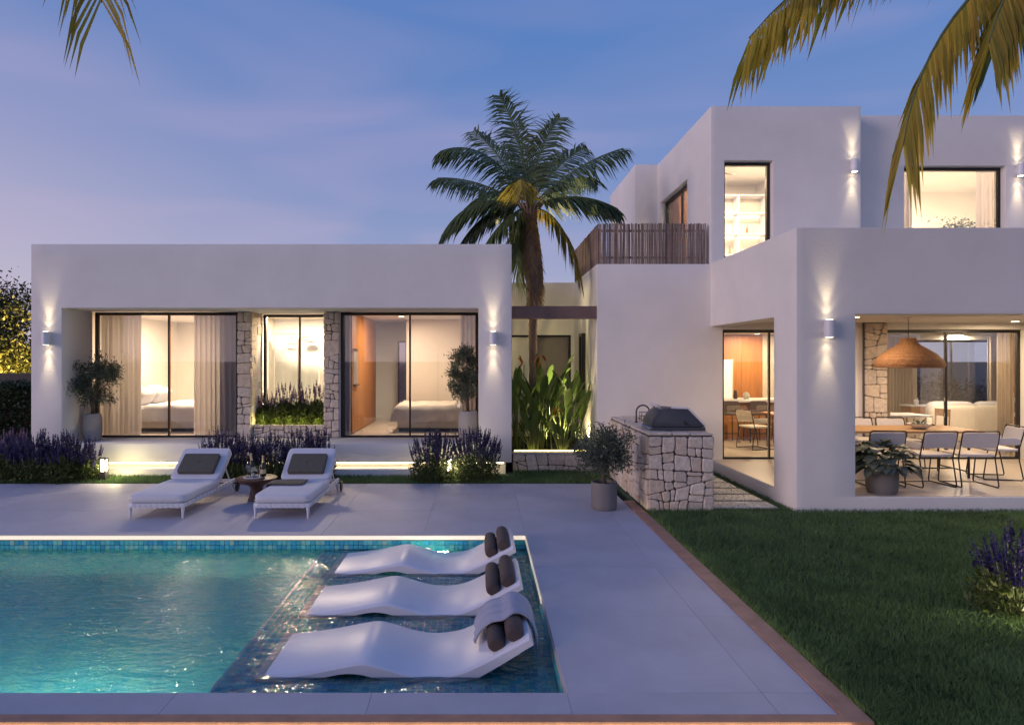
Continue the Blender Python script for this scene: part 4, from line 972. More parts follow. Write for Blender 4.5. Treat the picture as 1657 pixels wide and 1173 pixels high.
for k in range(14):
    a = 2 * math.pi * k / 14; st.tube([(pc_[0] + .03 * math.cos(a), pc_[1] + .03 * math.sin(a), pc_[2] + .3), (pc_[0] + .13 * math.cos(a), pc_[1] + .13 * math.sin(a), pc_[2] + .45), (pc_[0] + .24 * math.cos(a), pc_[1] + .24 * math.sin(a), pc_[2] + .5 + .1 * (k % 3))], .006, 5)
st.build('stem', 'stem_green', pp)

# ================================================================== INTERIORS
def curtain(x0, x1, y, z0, z1, folds, label, m='curtain', amp=.045, seed=0, alongy=False, gather=0):
    r = random.Random(seed); n = folds * 8; mb = MB(); ph = [r.uniform(-.5, .5) for _ in range(folds + 2)]; am = [r.uniform(.6, 1.3) for _ in range(folds + 2)]; rows = 7
    for lay in (0, .008):
        for j in range(rows):
            v = j / (rows - 1); z = z0 + (z1 - z0) * v
            for i in range(n + 1):
                u = i / n; f = u * folds; k = int(f); q = (1 - (f - k)) * am[k] + (f - k) * am[k + 1]
                a = amp * q * math.sin(2 * math.pi * f + ph[k]) * (.75 + .35 * (1 - v)); xx = x0 + (x1 - x0) * (u + gather * (1 - v) * .03 * math.sin(3 * u))
                mb.v.append((y + a + lay, xx, z) if alongy else (xx, y + a + lay, z))
    n1 = rows * (n + 1)
    for j in range(rows - 1):
        for i in range(n):
            a = j * (n + 1) + i; q = (a, a + 1, a + n + 2, a + n + 1); mb.f.append(q); mb.f.append(tuple(k + n1 for k in q[::-1]))
    t = T('curtain', label, 'curtain', ((x0 + x1) / 2, y, z0) if not alongy else (y, (x0 + x1) / 2, z0), 'floor length curtains')
    mb.build('cloth', m, t, smooth=True)
    rail = MB().box(*((x0 - .02, x1 + .02, y - .01, y + .015, z1 + .002, z1 + .02) if not alongy else (y - .01, y + .015, x0 - .02, x1 + .02, z1 + .002, z1 + .02))); rail.build('rail', 'white_metal', t)
WZ0, WZ1 = FZ + .012, 2.93
curtain(px(163, 0, 12.75).x, px(228, 0, 12.75).x, 12.78, WZ0, WZ1, 8, 'pleated beige curtain beside the potted olive in the recess', seed=1)
curtain(px(312, 0, 12.75).x, px(375, 0, 12.75).x, 12.78, WZ0, WZ1, 8, 'pleated beige curtain beside the stone pillar', seed=2)
curtain(px(745, 0, 12.75).x, px(773, 0, 12.75).x, 12.76, WZ0, WZ1, 4, 'pleated beige curtain behind the tall potted olive', seed=3)
curtain(px(555, 0, 12.75).x, px(567, 0, 12.75).x, 12.76, WZ0, WZ1, 2, 'narrow gathered curtain in front of the wooden wardrobe', 'taupe_fabric', seed=4)
def drape(x0, x1, y0, y1, zt, zb, seed, rad=.07):
    mb = MB(); nx_, ny_ = 34, 30; ext = zt - zb
    mnoise.seed_set(seed)
    for i in range(nx_ + 1):
        for j in range(ny_ + 1):
            u = x0 - ext + (x1 - x0 + 2 * ext) * i / nx_; v = y0 - ext + (y1 - y0 + 2 * ext) * j / ny_
            ox = max(x0 - u, u - x1, 0); oy = max(y0 - v, v - y1, 0); o_ = min(ext, math.hypot(ox, oy) if ox and oy else max(ox, oy))
            cx = min(max(u, x0), x1); cy_ = min(max(v, y0), y1); dx = (math.copysign(1, u - cx) if ox else 0); dy = (math.copysign(1, v - cy_) if oy else 0)
            nn = mnoise.noise((u * 3.1, v * 3.1, seed)) * .03 + mnoise.noise((u * 8, v * 8, seed)) * .012
            flare = .05 * (o_ / ext) + .025 * math.sin((u if oy else v) * 16) * (o_ / ext)
            mb.v.append((cx + dx * (flare + rad * (1 - math.exp(-o_ * 9))), cy_ + dy * (flare + rad * (1 - math.exp(-o_ * 9))), zt + nn * (1 if o_ < .05 else .3) - max(0, o_ - .03)))
    for i in range(nx_):
        for j in range(ny_): a = i * (ny_ + 1) + j; mb.f.append((a, a + ny_ + 1, a + ny_ + 2, a + 1))
    return mb
def bed(x0, x1, y0, y1, z, label, head, cover='linen'):
    t = T('bed', label, 'bed', ((x0 + x1) / 2, (y0 + y1) / 2, z), 'beds')
    B(x0 + .03, x1 - .03, y0 + .03, y1 - .03, z, z + .08).build('plinth', 'black_metal', t)
    MB().box(x0, x1, y0, y1, z + .08, z + .28).build('base', 'linen', t, bevel=.02)
    MB().cushion(((x0 + x1) / 2, (y0 + y1) / 2, z + .40), ((x1 - x0) / 2, (y1 - y0) / 2, .13), .15, 36, 12).build('mattress', 'white_fabric', t, smooth=True)
    a, b = (x0 + .62, x1 + .0) if head == -1 else (x0, x1 - .62)
    drape(a, b, y0 - .0, y1, z + .555, z + .20, 3 if head == 1 else 9).build('duvet', cover, t, smooth=True)
    hx = x0 if head == -1 else x1
    MB().box(hx - .07 if head == -1 else hx, hx if head == -1 else hx + .07, y0 - .1, y1 + .1, z, z + 1.05).build('headboard', 'linen', t, bevel=.02)
    for k in range(2):
        yc = y0 + (y1 - y0) * (.27 + .46 * k)
        MB().cushion((0, 0, 0), (.11, .33, .22), .45, 20, 12).xf(Matrix.Translation((hx - head * .20, yc, z + .72)) @ Matrix.Rotation(head * -.35, 4, 'Y')).build('pillow', 'white_fabric', t, smooth=True)
        MB().cushion((0, 0, 0), (.10, .30, .19), .45, 20, 12).xf(Matrix.Translation((hx - head * .40, yc, z + .69)) @ Matrix.Rotation(head * -.6, 4, 'Y')).build('pillow', 'white_fabric', t, smooth=True)
bed(-7.60, -5.75, 13.45, 15.1, FZ, 'bed with tall white pillows seen between beige curtains', -1, 'white_fabric')
bed(-1.72, .10, 13.45, 15.0, FZ, 'bed with crumpled pale cover beside the white partition', 1)
# left bedroom wood closet
wd_ = T('wardrobe', 'dark wooden closet at the edge of the curtained bedroom', 'wardrobe', (-5.1, 13.5, FZ))
B(-5.22, -4.955, 12.98, 14.3, FZ, 2.995).build('carcass', 'wood', wd_)
for k in range(2): B(-5.242, -5.223, 12.985 + k * .66, 13.635 + k * .66, FZ + .02, 2.98).build('door', 'wood', wd_)
# bathroom
sc = T('shower_screen', 'framed glass shower screen in the narrow bathroom', 'shower screen', (-3.9, 14.6, FZ))
fr = MB()
for a, b in (((-4.62, 14.6, FZ), (-4.62, 14.6, 2.62)), ((-3.62, 14.6, FZ), (-3.62, 14.6, 2.62))): fr.tube([a, b], .012, 6)
fr.tube([(-4.62, 14.6, 2.62), (-3.62, 14.6, 2.62)], .012, 6); fr.build('frame', 'steel', sc)
B(-4.60, -3.64, 14.597, 14.603, FZ + .02, 2.61).build('pane', 'clear_glass', sc)
rs = T('shower_rail', 'bronze shower riser with rain head on the bathroom wall', 'shower', (-4.3, 15.1, FZ))
MB().tube([(-4.25, 15.15, 1.2), (-4.25, 15.15, 2.50), (-4.2, 15.12, 2.56), (-4.0, 15.0, 2.58), (-3.93, 14.96, 2.55), (-3.92, 14.95, 2.48)], .012, 8).build('riser', 'brown_beam', rs, smooth=True)
MB().lathe([(0, 0), (.12, 0), (.12, .01), (.02, .03), (0, .03)], (-3.92, 14.95, 2.45), 20).build('rain_head', 'brown_beam', rs, smooth='auto')
for zz in (2.3, 2.42): MB().tube([(-4.5, 15.16, zz), (-4.3, 15.16, zz)], .008, 6).build('shelf_bar', 'brown_beam', rs)
# right bedroom
wr = T('wardrobe', 'long orange wooden wardrobe lining the bedroom wall', 'wardrobe', (-2.63, 14.3, FZ))
B(-2.697, -2.575, 12.95, 15.9, FZ, 2.998).build('carcass', 'wood', wr)
for k in range(5): B(-2.574, -2.556, 12.955 + k * .588, 13.538 + k * .588, FZ + .03, 2.98).build('door', 'wood', wr)
nk = B(-2.555, -2.545, 13.03, 13.50, 1.55, 2.25).build('niche_panel', 'art_wall', wr); B(-2.555, -2.50, 13.03, 13.50, 1.52, 1.545).build('shelf', 'wood_dark', wr); B(-2.555, -2.50, 13.03, 13.50, 2.26, 2.275).build('shelf', 'wood_light', wr)
pw = T('partition_wall', 'white partition wall behind the bed with crumpled cover', 'wall', (-.8, 15.3, FZ))
B(-1.74, .245, 15.28, 15.40, FZ, 2.998).build('panel', 'plaster_in', pw); B(-1.0, -.985, 15.272, 15.279, FZ + .4, 2.2).build('groove', 'taupe_fabric', pw)
mr_ = T('mirror', 'tall dark framed mirror at the partition edge', 'mirror', (-1.9, 15.45, FZ))
MB().box(-1.98, -1.78, 15.6, 15.64, FZ + .02, 2.5).build('frame', 'frame', mr_); B(-1.94, -1.79, 15.594, 15.599, FZ + .2, 2.46).build('glass', 'mirror', mr_)
bl = T('bedside_lamp', 'small glowing bedside lamp by the headboard behind the potted olive', 'lamp', (.0, 15.12, FZ))
MB().lathe([(0, 0), (.2, 0), (.2, .02), (.19, .42), (.2, .42), (.2, .45), (0, .45)], (.03, 15.1, FZ), 20).build('stand', 'linen', bl, smooth='auto')
MB().lathe([(0, .451), (.05, .451), (.02, .48), (.015, .58), (.09, .58), (.07, .76), (.0, .76)], (.03, 15.1, FZ), 20).build('shade', 'shade_glow', bl, smooth='auto')
point(bl, (-.15, 15.05, FZ + 1.0), 2.5, .08)
# kitchen seen from the path
kt = T('kitchen_wall', 'orange wooden kitchen wall units behind the counter', 'cabinet', (6.7, 17.4, G))
for k in range(4): B(5.25 + k * .56, 5.805 + k * .56, 17.2, 17.8, G, 2.70).build('door', 'wood', kt)
B(7.49, 8.7, 17.22, 17.8, G, 2.70).build('end_panel', 'linen', kt)
B(6.20, 6.66, 17.17, 17.198, 1.02, 2.05).build('niche', 'shade_glow', kt); B(6.665, 6.69, 17.16, 17.198, 1.0, 2.07).build('niche_frame', 'linen', kt)
ki = T('kitchen_island', 'pale topped kitchen island with brown front', 'kitchen island', (6.6, 15.4, G))
MB().box(5.2, 8.1, 14.95, 15.85, G + .88, G + .94).build('worktop', 'white_shell', ki, bevel=.005); B(5.35, 8.0, 15.2, 15.8, G, G + .88).build('cabinet', 'wood', ki)
for k in range(4): B(5.38 + k * .66, 6.02 + k * .66, 15.18, 15.199, G + .05, G + .86).build('panel', 'wood', ki)
def bar_stool(x, y, label):
    t = T('bar_stool', label, 'stool', (x, y, G), 'dark bar stools at the kitchen island')
    for a in (-1, 1):
        for b in (-1, 1): MB().tube([(x + a * .17, y + b * .17, G + .62), (x + a * .19, y + b * .19, G)], .011, 6).build('leg', 'black_metal', t)
    MB().cushion((x, y, G + .645), (.2, .19, .03), .3, 20, 8).build('seat', 'brown_fabric', t, smooth=True); MB().cushion((x, y - .18, G + .82), (.2, .015, .12), .3, 20, 8).build('backrest', 'brown_fabric', t, smooth=True)
    B(x - .18, x + .18, y - .19, y - .17, G + .2, G + .22).build('footrest', 'black_metal', t)
for x_, lab in ((5.62, 'dark bar stool at the kitchen island end below the glowing niche'), (6.25, 'middle one of the dark bar stools at the kitchen island'), (6.9, 'dark bar stool at the kitchen island end behind the small brown table')): bar_stool(x_, 14.75, lab)
def vase(x, y, z, label, prof, m, cat='vase'): return MB().lathe(prof, (x, y, z), 18).thing('vase', m, label, cat, smooth='auto')
vase(6.02, 15.3, G + .941, 'small dark pitcher on the kitchen island', [(0, 0), (.045, 0), (.05, .08), (.03, .16), (.035, .2), (0, .2)], 'brown_fabric'); vase(6.25, 15.25, G + .941, 'pale round vase on the kitchen island', [(0, 0), (.05, 0), (.09, .07), (.06, .14), (.03, .16), (0, .16)], 'linen')
dining_chair('beige dining chair inside the kitchen facing the small table', (5.78, 13.65, G), R(-75), 'linen', 'indoor dining chairs')
it = T('breakfast_table', 'small brown table inside the kitchen', 'table', (6.6, 13.7, G)); MB().box(6.1, 7.1, 13.3, 14.1, G + .71, G + .74).build('table_top', 'wood', it, bevel=.004)
for a in (6.2, 7.0):
    for b in (13.4, 14.0): MB().tube([(a, b, G + .71), (a, b, G)], .02, 8).build('leg', 'black_metal', it)
# living room seen through the porch
sf = T('sofa', 'long pale cushioned sofa with its back to the porch window', 'sofa', (11.0, 14.6, G))
MB().box(9.9, 13.2, 14.2, 15.15, G + .08, G + .42).build('base', 'linen', sf, bevel=.03); MB().cushion((11.55, 14.25, G + .50), (1.66, .13, .36), .22, 40, 12).build('backrest', 'linen', sf, smooth=True)
for k in range(3): MB().cushion((10.5 + k * 1.05, 14.5, G + .72), (.5, .14, .22), .35, 24, 10).build('cushion', 'white_fabric', sf, smooth=True)
for x_ in (9.86, 13.24): MB().cushion((x_, 14.68, G + .38), (.1, .48, .27), .3, 20, 10).build('armrest', 'linen', sf, smooth=True)
for k in range(2): B(9.95 + k * 3.1, 10.05 + k * 3.1, 14.3, 15.0, G, G + .08).build('foot', 'black_metal', sf)
cs = T('console_table', 'pale console table just inside the porch window', 'table', (8.4, 13.4, G)); MB().box(7.72, 9.15, 13.1, 13.85, G + .70, G + .74).build('table_top', 'white_shell', cs, bevel=.004)
for a in (7.8, 9.05):
    for b in (13.18, 13.77): MB().tube([(a, b, G + .70), (a, b, G)], .02, 8).build('leg', 'wood_light', cs)
wc = T('wooden_chair', 'light wooden chair with pale seat at the console table', 'chair', (9.25, 13.4, G))
for a, b, h_ in ((-.2, -.2, .45), (-.2, .2, .45), (.2, -.2, .85), (.2, .2, .85)): MB().tube([(9.35 + a, 13.45 + b, G), (9.35 + a + (.04 if h_ > .5 else 0), 13.45 + b, G + h_)], .016, 8).build('leg', 'wood_light', wc)
MB().cushion((9.35, 13.45, G + .46), (.22, .22, .025), .3, 20, 8).build('seat', 'white_fabric', wc, smooth=True); MB().box(9.565, 9.59, 13.24, 13.66, G + .70, G + .85).build('backrest', 'wood_light', wc)
sb_ = T('sideboard', 'low white topped sideboard with a small jar on it, living room', 'sideboard', (11.0, 16.0, G)); MB().box(10.5, 11.6, 15.8, 16.2, G, G + .72).build('carcass', 'wood_light', sb_); MB().box(10.47, 11.63, 15.77, 16.23, G + .721, G + .75).build('top', 'white_shell', sb_)
vase(10.75, 16.0, G + .751, 'small white jar on the living room sideboard', [(0, 0), (.05, 0), (.06, .1), (.03, .14), (.05, .17), (0, .17)], 'white_shell')
curtain(10.62, 11.3, 16.8, G + .01, 2.66, 8, 'pale curtain on the living room wall beyond the pendant lamp', 'sheer', seed=5); curtain(13.15, 13.75, 16.8, G + .01, 2.66, 7, 'pale curtain at the far garden window of the living room', 'sheer', seed=6)
curtain(px(1615, 0, 12.6).x, px(1640, 0, 12.6).x, 12.62, G + .01, 2.60, 4, 'pale pleated curtain at the end of the porch window', 'sheer', seed=7)
curtain(px(1425, 0, 12.6).x, px(1440, 0, 12.6).x, 12.62, G + .01, 2.60, 3, 'pale pleated curtain beside the stone porch pillar', 'sheer', seed=8)
# upper rooms
bs = T('shelf_unit', 'white lit shelf unit with small bottles in the upper room', 'shelf', (5.9, 16.0, 3.91))
B(5.5, 6.88, 15.9, 16.19, 3.91, 6.0).build('back_panel', 'plaster_in', bs)
for zz in (4.55, 5.05, 5.55, 5.98): B(5.5, 6.88, 15.55, 15.9, zz, zz + .03).build('shelf', 'white_metal', bs)
for x_ in (5.5, 6.18, 6.85): B(x_, x_ + .03, 15.54, 15.899, 3.91, 6.01).build('side', 'white_metal', bs)
for zz in (5.53, 5.03): B(5.56, 6.82, 15.85, 15.875, zz - .012, zz).build('light_bar', 'lamp_glow', bs)
area(bs, (6.2, 15.7, 5.5), .9, .5, sy=.05); area(bs, (6.2, 15.7, 5.0), .9, .5, sy=.05)
for k in range(9):
    x_ = 5.62 + k * .14; zz = 4.581 if k % 2 else 5.081
    MB().lathe([(0, 0), (.03, 0), (.03, .13), (.012, .17), (.012, .23), (0, .23)], (x_, 15.7, zz), 12).thing('bottle', 'linen' if k % 3 else 'wicker', 'small bottle on the lit shelf of the upper room', 'bottle', 'bottles on the upper shelf', smooth='auto')
MB().lathe([(0, 0), (.03, .0), (.055, .05), (.04, .10), (0, .12)], (4.78, 12.85, 4.08), 16).thing('ornament', 'wood_light', 'small round ornament inside the tall upper window', 'ornament', smooth='auto')
st_ = T('pedestal', 'white pedestal under the ornament in the upper window', 'pedestal', (4.78, 12.85, 3.91)); B(4.68, 4.88, 12.75, 12.95, 3.911, 4.079).build('block', 'white_metal', st_)
curtain(px(1582, 0, 12.95).x, px(1622, 0, 12.95).x, 12.98, 3.92, 5.78, 6, 'beige gathered curtain in the wide upper window', seed=9)
curtain(px(1466, 0, 12.95).x, px(1476, 0, 12.95).x, 12.98, 3.92, 5.78, 2, 'narrow beige curtain at the palm frond side of the upper window', seed=10)
up_ = T('potted_plant', 'green leafy plant standing in the wide upper window', 'potted plant', (9.95, 13.5, 3.91))
MB().lathe([(0, 0), (.16, 0), (.2, .5), (.18, .5), (.17, .46), (0, .46)], (9.95, 13.5, 3.911), 20).build('pot', 'pot', up_, smooth='auto')
C_ = np.array([9.95, 13.5, 4.74]) + rng.normal(0, 1, (520, 3)) * [.20, .18, .11]; quads('foliage', leaf_quads(C_, .085, .4), 'plant_leaf', up_)
MB().tube([(9.95, 13.5, 4.37), (9.98, 13.5, 4.8)], .015, 6).build('stem', 'bark', up_)
cf = T('ceiling_fan', 'dark ceiling fan in the upper room behind the stick terrace screen', 'ceiling fan', (5.0, 13.9, 6.2))
MB().tube([(5.0, 13.9, 6.379), (5.0, 13.9, 6.12)], .012, 8).build('rod', 'steel', cf); MB().lathe([(0, -.06), (.06, -.05), (.08, 0), (.05, .05), (0, .06)], (5.0, 13.9, 6.08), 18).build('hub', 'steel', cf, smooth='auto')
for k in range(3): MB().box(.09, .55, -.06, .06, -.006, .006).xf(Matrix.Translation((5.0, 13.9, 6.08)) @ Matrix.Rotation(R(120 * k + 25), 4, 'Z') @ Matrix.Rotation(R(10), 4, 'X')).build('blade', 'wood_dark', cf)
ww_ = T('wardrobe', 'tall orange wooden wardrobe in the upper room facing the terrace', 'wardrobe', (5.3, 15.9, 3.91)); B(4.75, 5.45, 15.55, 16.19, 3.911, 6.2).build('carcass', 'wood', ww_)
for k in range(2): B(4.755 + k * .35, 5.095 + k * .35, 15.53, 15.549, 3.93, 6.18).build('door', 'wood', ww_)

# ================================================================== PLANTS
def bez(a, b, c, t): return a * (1 - t) ** 2 + b * 2 * t * (1 - t) + c * t * t
def frond(parent, A, Bc, C, L=.55, wd=.032, n=46, m='palm_leaf', droop=.45, start=.14, hang=0, seed=0, r0=.022, jit=.12, even=.35, ref=(0, 0, 1)):
    r = np.random.default_rng(seed); A, Bc, C = Vector(A), Vector(Bc), Vector(C); P = []
    for k in range(n):
        t = start + (1 - start) * (k + .5) / n; p = bez(A, Bc, C, t); tg = (bez(A, Bc, C, min(1, t + .02)) - bez(A, Bc, C, t - .02)).normalized()
        side = tg.cross(Vector(ref))
        if side.length < .05: side = tg.orthogonal()
        side.normalize(); up = side.cross(tg).normalized()
        l = L * (even + (1 - even) * math.sin(math.pi * min(1, .12 + t * .80)) ** .8)
        for s in (-1, 1):
            j = r.normal(0, jit, 4); dr = droop * (.6 + .8 * t) * (1 + j[2] * 1.6); f = .45 + .65 * t + j[0]
            d1 = (side * s * .95 * (1 - hang * .6) + tg * f * (1 - hang * .35) + up * (.22 + j[1]) * (1 - hang) - Vector((0, 0, 1)) * hang * 1.1).normalized(); l_ = l * (1 + j[3] * .9)
            mid = p + d1 * l_ * .48 - Vector((0, 0, 1)) * dr * l_ * .22; tip = mid + (d1 - Vector((0, 0, 1)) * dr * 1.5).normalized() * l_ * .55
            wv = tg.cross(d1).cross(d1).normalized() * wd * .5
            P.append([p - wv * .5, p + wv * .5, mid + wv, tip, mid - wv])
    o = quads('frond', np.array([[tuple(q) for q in x] for x in P]), m, parent, nv=5)
    MB().tube([bez(A, Bc, C, k / 14) for k in range(15)], [r0 * (1 - .85 * k / 14) + .002 for k in range(15)], 6).build('midrib', 'stem_green', o, smooth=True)
    return o
# --- the palm of the courtyard
pt = T('palm_tree', 'tall palm with arching green fronds in the planter bed between the buildings', 'palm tree', (1.12, 13.2, .29), 'palm trees')
D = 13.2
tp = [px(868, 0, D), px(864, 0, D), px(863, 0, D), px(862, 0, D), px(864, 0, D), px(866, 0, D), px(864, 0, D), px(861, 0, D), px(858, 0, D)]
tz_ = [.15, .8, 1.7, 2.6, 3.05, 3.45, 4.0, 4.55, 4.95]; tr_ = [.13, .10, .085, .085, .12, .165, .17, .15, .12]
pts = []; rr_ = []
for i in range(len(tp) - 1):
    for k in range(6):
        f = k / 6; pts.append(Vector((tp[i].x * (1 - f) + tp[i + 1].x * f, D, tz_[i] * (1 - f) + tz_[i + 1] * f))); rr_.append((tr_[i] * (1 - f) + tr_[i + 1] * f) * (1 + .05 * ((len(pts) % 2) * 2 - 1)))
pts.append(Vector((tp[-1].x, D, tz_[-1]))); rr_.append(tr_[-1])
MB().tube(pts, rr_, 18).build('trunk', 'palm_bark', pt, smooth='auto')
# old leaf bases wrapped round the upper trunk
P = []
for k in range(900):
    z = rng.uniform(3.05, 4.95); a = rng.uniform(0, 6.283); r_ = np.interp(z, tz_, tr_); x = np.interp(z, tz_, [p.x for p in tp])
    b = np.array([x + r_ * math.cos(a), D + r_ * math.sin(a), z]); o_ = np.array([math.cos(a), math.sin(a), 0]); sdv = np.array([-math.sin(a), math.cos(a), 0])
    tw = rng.normal(0, .35); l = rng.uniform(.12, .28); dn = o_ * rng.uniform(.03, .12) + np.array([0, 0, -1.0]) + sdv * tw; w_ = rng.uniform(.008, .02)
    P.append([b - sdv * w_, b + sdv * w_, b + dn * l * .6 + sdv * w_ * .7, b + dn * l, b + dn * l * .6 - sdv * w_ * .7])
quads('leaf_bases', P, 'palm_dead', pt, nv=5)['kind'] = 'stuff'
cc = px(858, 338, D)
def cpx(x, y, d=D): return px(x, y, d)
FR = [((712, 245, 12.6), (790, 215, 12.8), 'palm_leaf'), ((708, 288, 13.6), (785, 285, 13.4), 'palm_leaf'), ((714, 382, 12.9), (760, 300, 13), 'palm_leaf'), ((742, 400, 13.3), (785, 325, 13.2), 'palm_leaf'),
      ((780, 405, 12.7), (815, 345, 12.8), 'palm_leaf'), ((768, 212, 13.9), (820, 260, 13.6), 'palm_leaf'), ((808, 155, 12.9), (845, 215, 13), 'palm_leaf'), ((906, 190, 13.2), (862, 245, 13.2), 'palm_leaf'), ((945, 240, 14.2), (890, 270, 14), 'palm_leaf'),
      ((1008, 240, 12.8), (925, 265, 12.9), 'palm_leaf'), ((1000, 338, 12.7), (930, 300, 12.8), 'palm_leaf'), ((938, 452, 12.6), (915, 335, 12.7), 'palm_leaf_yellow'), ((845, 305, 11.5), (838, 262, 12.3), 'palm_leaf_yellow'),
      ((843, 470, 13.5), (828, 350, 13.5), 'palm_leaf'), ((965, 290, 14.6), (915, 275, 14.2), 'palm_leaf'), ((760, 330, 14.6), (810, 290, 14.2), 'palm_leaf'), ((835, 200, 14.4), (845, 250, 13.9), 'palm_leaf')]
for k, (tip, ctl, m_) in enumerate(FR): frond(pt, cc + Vector((rnd.uniform(-.05, .05), rnd.uniform(-.05, .05), rnd.uniform(-.12, .1))), cpx(*ctl), cpx(*tip), L=.62, wd=.034, n=70, m=m_, seed=k, droop=.5, hang=.08 if tip[1] < 245 and 740 < tip[0] < 950 else .42, ref=(0, -1, .4) if tip[1] < 245 and 740 < tip[0] < 950 else (0, 0, 1))
bt_ = MB()
for k in range(16):
    a = 2 * math.pi * k / 16; z0 = cc.z - .25; bt_.tube([(cc.x + .1 * math.cos(a), D + .1 * math.sin(a), z0), (cc.x + .16 * math.cos(a), D + .16 * math.sin(a), z0 + .22), (cc.x + .3 * math.cos(a), D + .3 * math.sin(a), z0 + .42)], [.045, .035, .018], 6)
bt_.build('crown_shaft', 'palm_bark', pt, smooth=True)
# --- the two palms that only reach into the picture with their fronds
def near_palm(base, crown, tips, label, seed, L, n=64):
    t = T('palm_tree', label, 'palm tree', base, 'palm trees'); b, c = Vector(base), Vector(crown); k_ = 40; pp_ = []; rr2 = []
    for k in range(k_ + 1): f = k / k_; pp_.append(b.lerp(c, f)); rr2.append((.16 - .05 * f) * (1.06 if k % 2 else .96))
    MB().tube(pp_, rr2, 14).build('trunk', 'palm_bark', t, smooth='auto')
    for k, (tip, ctl, m_) in enumerate(tips): frond(t, c, ctl, tip, L=L, wd=.024, n=n, m=m_, seed=seed + k, droop=.9, start=.10, r0=.018, jit=.12, hang=.6 if seed == 100 else 0, even=.72 if seed == 100 else .95, ref=(0, -1, .3) if (seed == 140 and k == 0) else (0, 0, 1))
cR = px(1790, -140, 5.0)
near_palm((cR.x, 5.0, -.03), cR, [(px(1212, 62, 4.8), px(1440, -210, 4.9), 'palm_leaf_warm'), (px(1462, 235, 4.7), px(1500, -40, 4.8), 'palm_leaf_warm'), (px(1600, 70, 4.5), px(1650, -120, 4.7), 'palm_leaf_warm'), (px(1740, 160, 4.6), px(1720, -90, 4.7), 'palm_leaf_warm'),
      (cR + Vector((2.0, .3, .3)), cR + Vector((1, .2, .9)), 'palm_leaf'), (cR + Vector((.7, 2.0, -.1)), cR + Vector((.5, 1.0, .8)), 'palm_leaf'), (cR + Vector((1.0, -1.7, -.2)), cR + Vector((.6, -1.0, .8)), 'palm_leaf'), (cR + Vector((1.4, 1.4, .6)), cR + Vector((.7, .8, 1.1)), 'palm_leaf')],
      'palm on the lawn whose yellow green fronds hang before the upper storey', 100, .55, 84)
cL = px(-560, -330, 3.2)
near_palm((cL.x, 3.2, -.36), cL, [(px(164, 5, 4.5), px(140, -430, 4.3), 'palm_leaf_warm'), (cL + Vector((-2, .3, .2)), cL + Vector((-1, .2, .9)), 'palm_leaf'), (cL + Vector((-.8, 1.8, .2)), cL + Vector((-.4, 1, 1)), 'palm_leaf'), (cL + Vector((.6, -1.8, .1)), cL + Vector((.3, -1, .9)), 'palm_leaf'), (cL + Vector((-1.3, -1.3, .1)), cL + Vector((-.7, -.7, .9)), 'palm_leaf')],
      'palm by the pool corner with frond tips fanning against the open sky', 140, .50, 56)
# --- olives in pots
def olive(base, pot_r, pot_h, crown_c, crown_r, label, seed, nl=2600, tall=False, leaf=.06):
    r = np.random.default_rng(seed); t = T('potted_olive', label, 'potted tree', base, 'potted olive trees'); b = Vector(base)
    if tall: MB().lathe([(0, 0), (pot_r * .78, 0), (pot_r * .9, .02), (pot_r, pot_h * .5), (pot_r * .96, pot_h * .85), (pot_r * .82, pot_h), (pot_r * .72, pot_h), (pot_r * .72, pot_h - .04), (0, pot_h - .04)], base, 32).build('pot', 'pot', t, smooth='auto')
    else: MB().lathe([(0, 0), (pot_r * .9, 0), (pot_r * .97, .02), (pot_r, .05), (pot_r, pot_h), (pot_r - .018, pot_h), (pot_r - .018, pot_h - .04), (0, pot_h - .04)], base, 36).build('pot', 'pot_dark', t, smooth='auto')
    MB().lathe([(0, pot_h - .039), (pot_r * .7, pot_h - .039), (0, pot_h - .02)], base, 20).build('soil', 'soil', t)
    c = Vector(crown_c); mb = MB(); tips = []
    top = Vector((b.x, b.y, b.z + pot_h - .05))
    for k in range(9):
        a = 2 * math.pi * k / 9 + r.uniform(-.3, .3); e = c + Vector((math.cos(a) * crown_r[0] * .6, math.sin(a) * crown_r[1] * .6, r.uniform(-.35, .6) * crown_r[2]))
        m1 = top.lerp(c, .45) + Vector((r.normal(0, .02), r.normal(0, .02), 0)); mb.tube([top + Vector((.02 * math.cos(a), .02 * math.sin(a), 0)), m1, m1.lerp(e, .5) + Vector((0, 0, .03)), e], [.018, .013, .008, .003], 6); tips.append(e)
    mb.build('trunk', 'bark', t, smooth=True)
    nc = 60; cl = unit(r.normal(size=(nc, 3))) * (r.uniform(.2, 1.0, (nc, 1)) ** .6) * np.array(crown_r) * r.uniform(.7, 1.3, (nc, 1)) + np.array(c)
    idx = r.integers(0, nc, nl); C = cl[idx] + r.normal(0, 1, (nl, 3)) * min(crown_r) * .17
    quads('crown', leaf_quads(C, leaf, .26, .15, unit(C - np.array(c)) * .8), 'olive_leaf', t)
b1 = (px(981, 828, 8.78).x, 8.93, 0)
olive(b1, .175, .375, (b1[0] + .02, 8.93, .80), (.38, .32, .32), 'small olive in a grey cylinder pot on the deck by the stone counter', 5, 5000)
b2 = (px(147, 712, 12.0).x, 12.05, FZ + .001)
olive(b2, .165, .50, (b2[0] + .06, 12.0, 1.63), (.42, .30, .46), 'olive in a pale tall pot by the recess wall and curtained window', 6, 6500, True)
b3 = (px(758, 708, 12.0).x, 12.05, FZ + .001)
olive(b3, .19, .55, (b3[0] - .06, 12.0, 1.80), (.32, .28, .52), 'olive in a pale tall pot in front of the bedroom with the wardrobe', 8, 6500, True)
